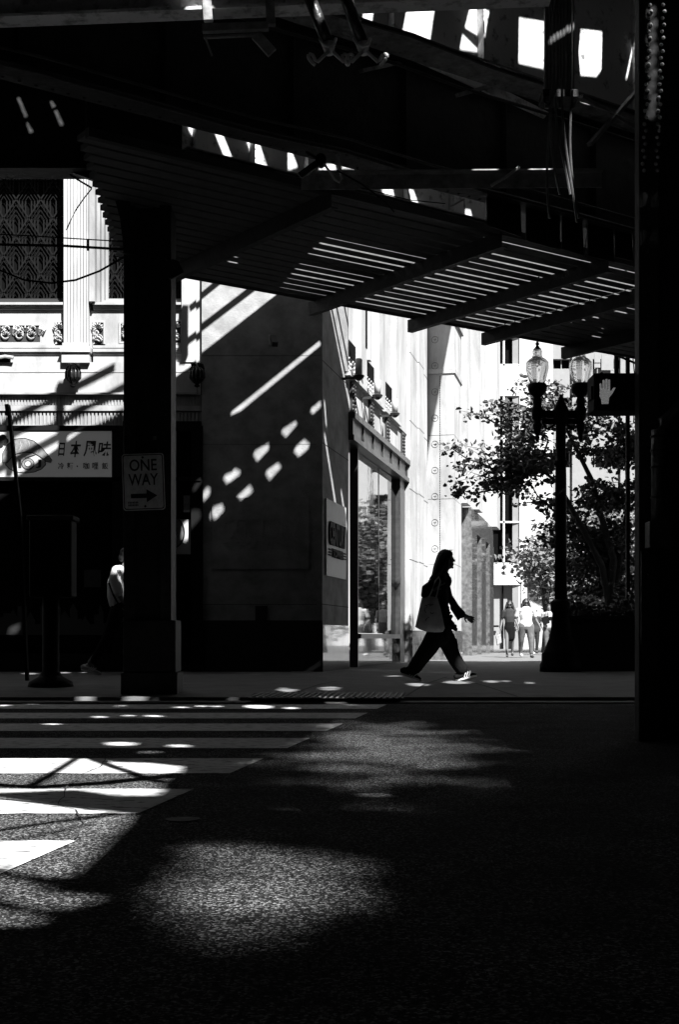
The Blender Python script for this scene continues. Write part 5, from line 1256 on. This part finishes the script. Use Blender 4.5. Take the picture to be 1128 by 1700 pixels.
def handbag(lab, c, w_, h_, m, Y):
    t = thing('handbag', lab, 'bag', tuple(P(c[0], c[1]+h_, Y)))
    mb = MB(); a = P(c[0]-w_, c[1]+h_, Y); b = P(c[0]+w_, c[1]-h_, Y); mb.prism([P(c[0]-w_, c[1]-h_*.6, Y), P(c[0]+w_*.6, c[1]-h_, Y), P(c[0]+w_, c[1]+h_*.5, Y), P(c[0]-w_*.5, c[1]+h_, Y)], (0, .12, 0)); mb.build('body', m, t, bevel=.02)
    mb = MB(); mb.tube([P(c[0]-w_*.4, c[1]-h_*.7, Y+.06), P(c[0]+w_*.2, c[1]-h_*2.2, Y+.06), P(c[0]+w_*.6, c[1]-h_*.8, Y+.06)], .012, 6); mb.build('strap', m, t)
Yp = f1.y
handbag('black shoulder bag of the person by the lamp post', (907, 1030), 7, 8, 'cloth_black', f4.y-.3)
handbag('crumpled pale shopping bag left of the short skirt', (829, 1062), 5, 10, 'cloth_light', f1.y-.2)
# --- the passer-by half behind the left column
YL = 19.2
def V(px, py, dy=0): return P(px, py, YL+dy)
b = Blob(); b.ball(V(211, 922), .088, (1.02, .86, 1.12)); b.ball(V(216, 930), .066, (1, .85, 1)); b.ball(V(224, 927), .014); b.limb([V(208, 938), V(203, 948)], [.05, .055])
b.limb([V(200, 955), V(197, 980), V(197, 1005), V(200, 1020)], [.11, .12, .105, .12], (.95, 1.25, 1)); b.limb([V(196, 950, -.18), V(192, 978, -.22), V(203, 998, -.22)], [.048, .038, .026]); b.limb([V(200, 950, .18), V(215, 978, .2), V(235, 990, .2)], [.048, .038, .026])
hand(b, V(203, 998, -.22), Vector((1, 0, -.3)), Vector((0, 0, 1)), 1); hand(b, V(235, 990, .2), Vector((1, 0, -.2)), Vector((0, 0, 1)), 1)
b.limb([V(197, 1015, -.08), V(180, 1060, -.09), V(149, 1100, -.09)], [.09, .06, .038]); b.limb([V(203, 1015, .08), V(226, 1060, .09), V(238, 1108, .09)], [.09, .06, .038])
b.limb([V(149, 1100, -.09), V(155, 1112, -.09)], [.036, .03]); b.limb([V(238, 1108, .09), V(248, 1116, .09)], [.036, .03])
lm = b.build('person', 'skin', None, .008, 3); tag(lm, 'person in a white tee half hidden behind the left black column', 'person')
h = Blob(); h.ball(V(209, 919), .095, (1.03, .92, 1.08)); h.ball(V(204, 926), .07); h.build('hair', 'hair', lm, .01, 2)
h = Blob(); h.limb([V(199, 952), V(193, 970), V(192, 990), V(194, 1000)], [.125, .14, .13, .125], (.98, 1.25, 1)); h.limb([V(194, 948, -.12), V(190, 962, -.2), V(196, 982, -.24)], [.085, .085, .075]); h.limb([V(200, 950, .12), V(206, 962, .2), V(212, 978, .22)], [.085, .08, .07]); h.build('tee', 'cloth_white', lm, .01, 2)
mb = MB(); mb.tube([V(200, 948, -.22), V(181, 968, -.20), V(188, 988, -.26), V(196, 1002, -.25)][1:], .014, 6); mb.build('bag_strap', 'cloth_black', lm)
h = Blob(); h.limb([V(196, 1004), V(198, 1018)], [.125, .135], (1, 1.2, 1)); h.limb([V(194, 1018, -.08), V(178, 1060, -.09), V(156, 1096, -.09)], [.12, .085, .06]); h.limb([V(203, 1018, .08), V(226, 1060, .09), V(238, 1102, .09)], [.12, .085, .06]); h.build('trousers', 'cloth_black', lm, .01, 2)
sneaker(lm, V(136, 1113, -.09), V(166, 1121, -.09), Vector((.3, 0, 1)), 1.0, True, 'cloth_white'); sneaker(lm, V(232, 1121, .09), V(262, 1119, .09), Vector((0, 0, 1)), 1.0, True, 'cloth_white')
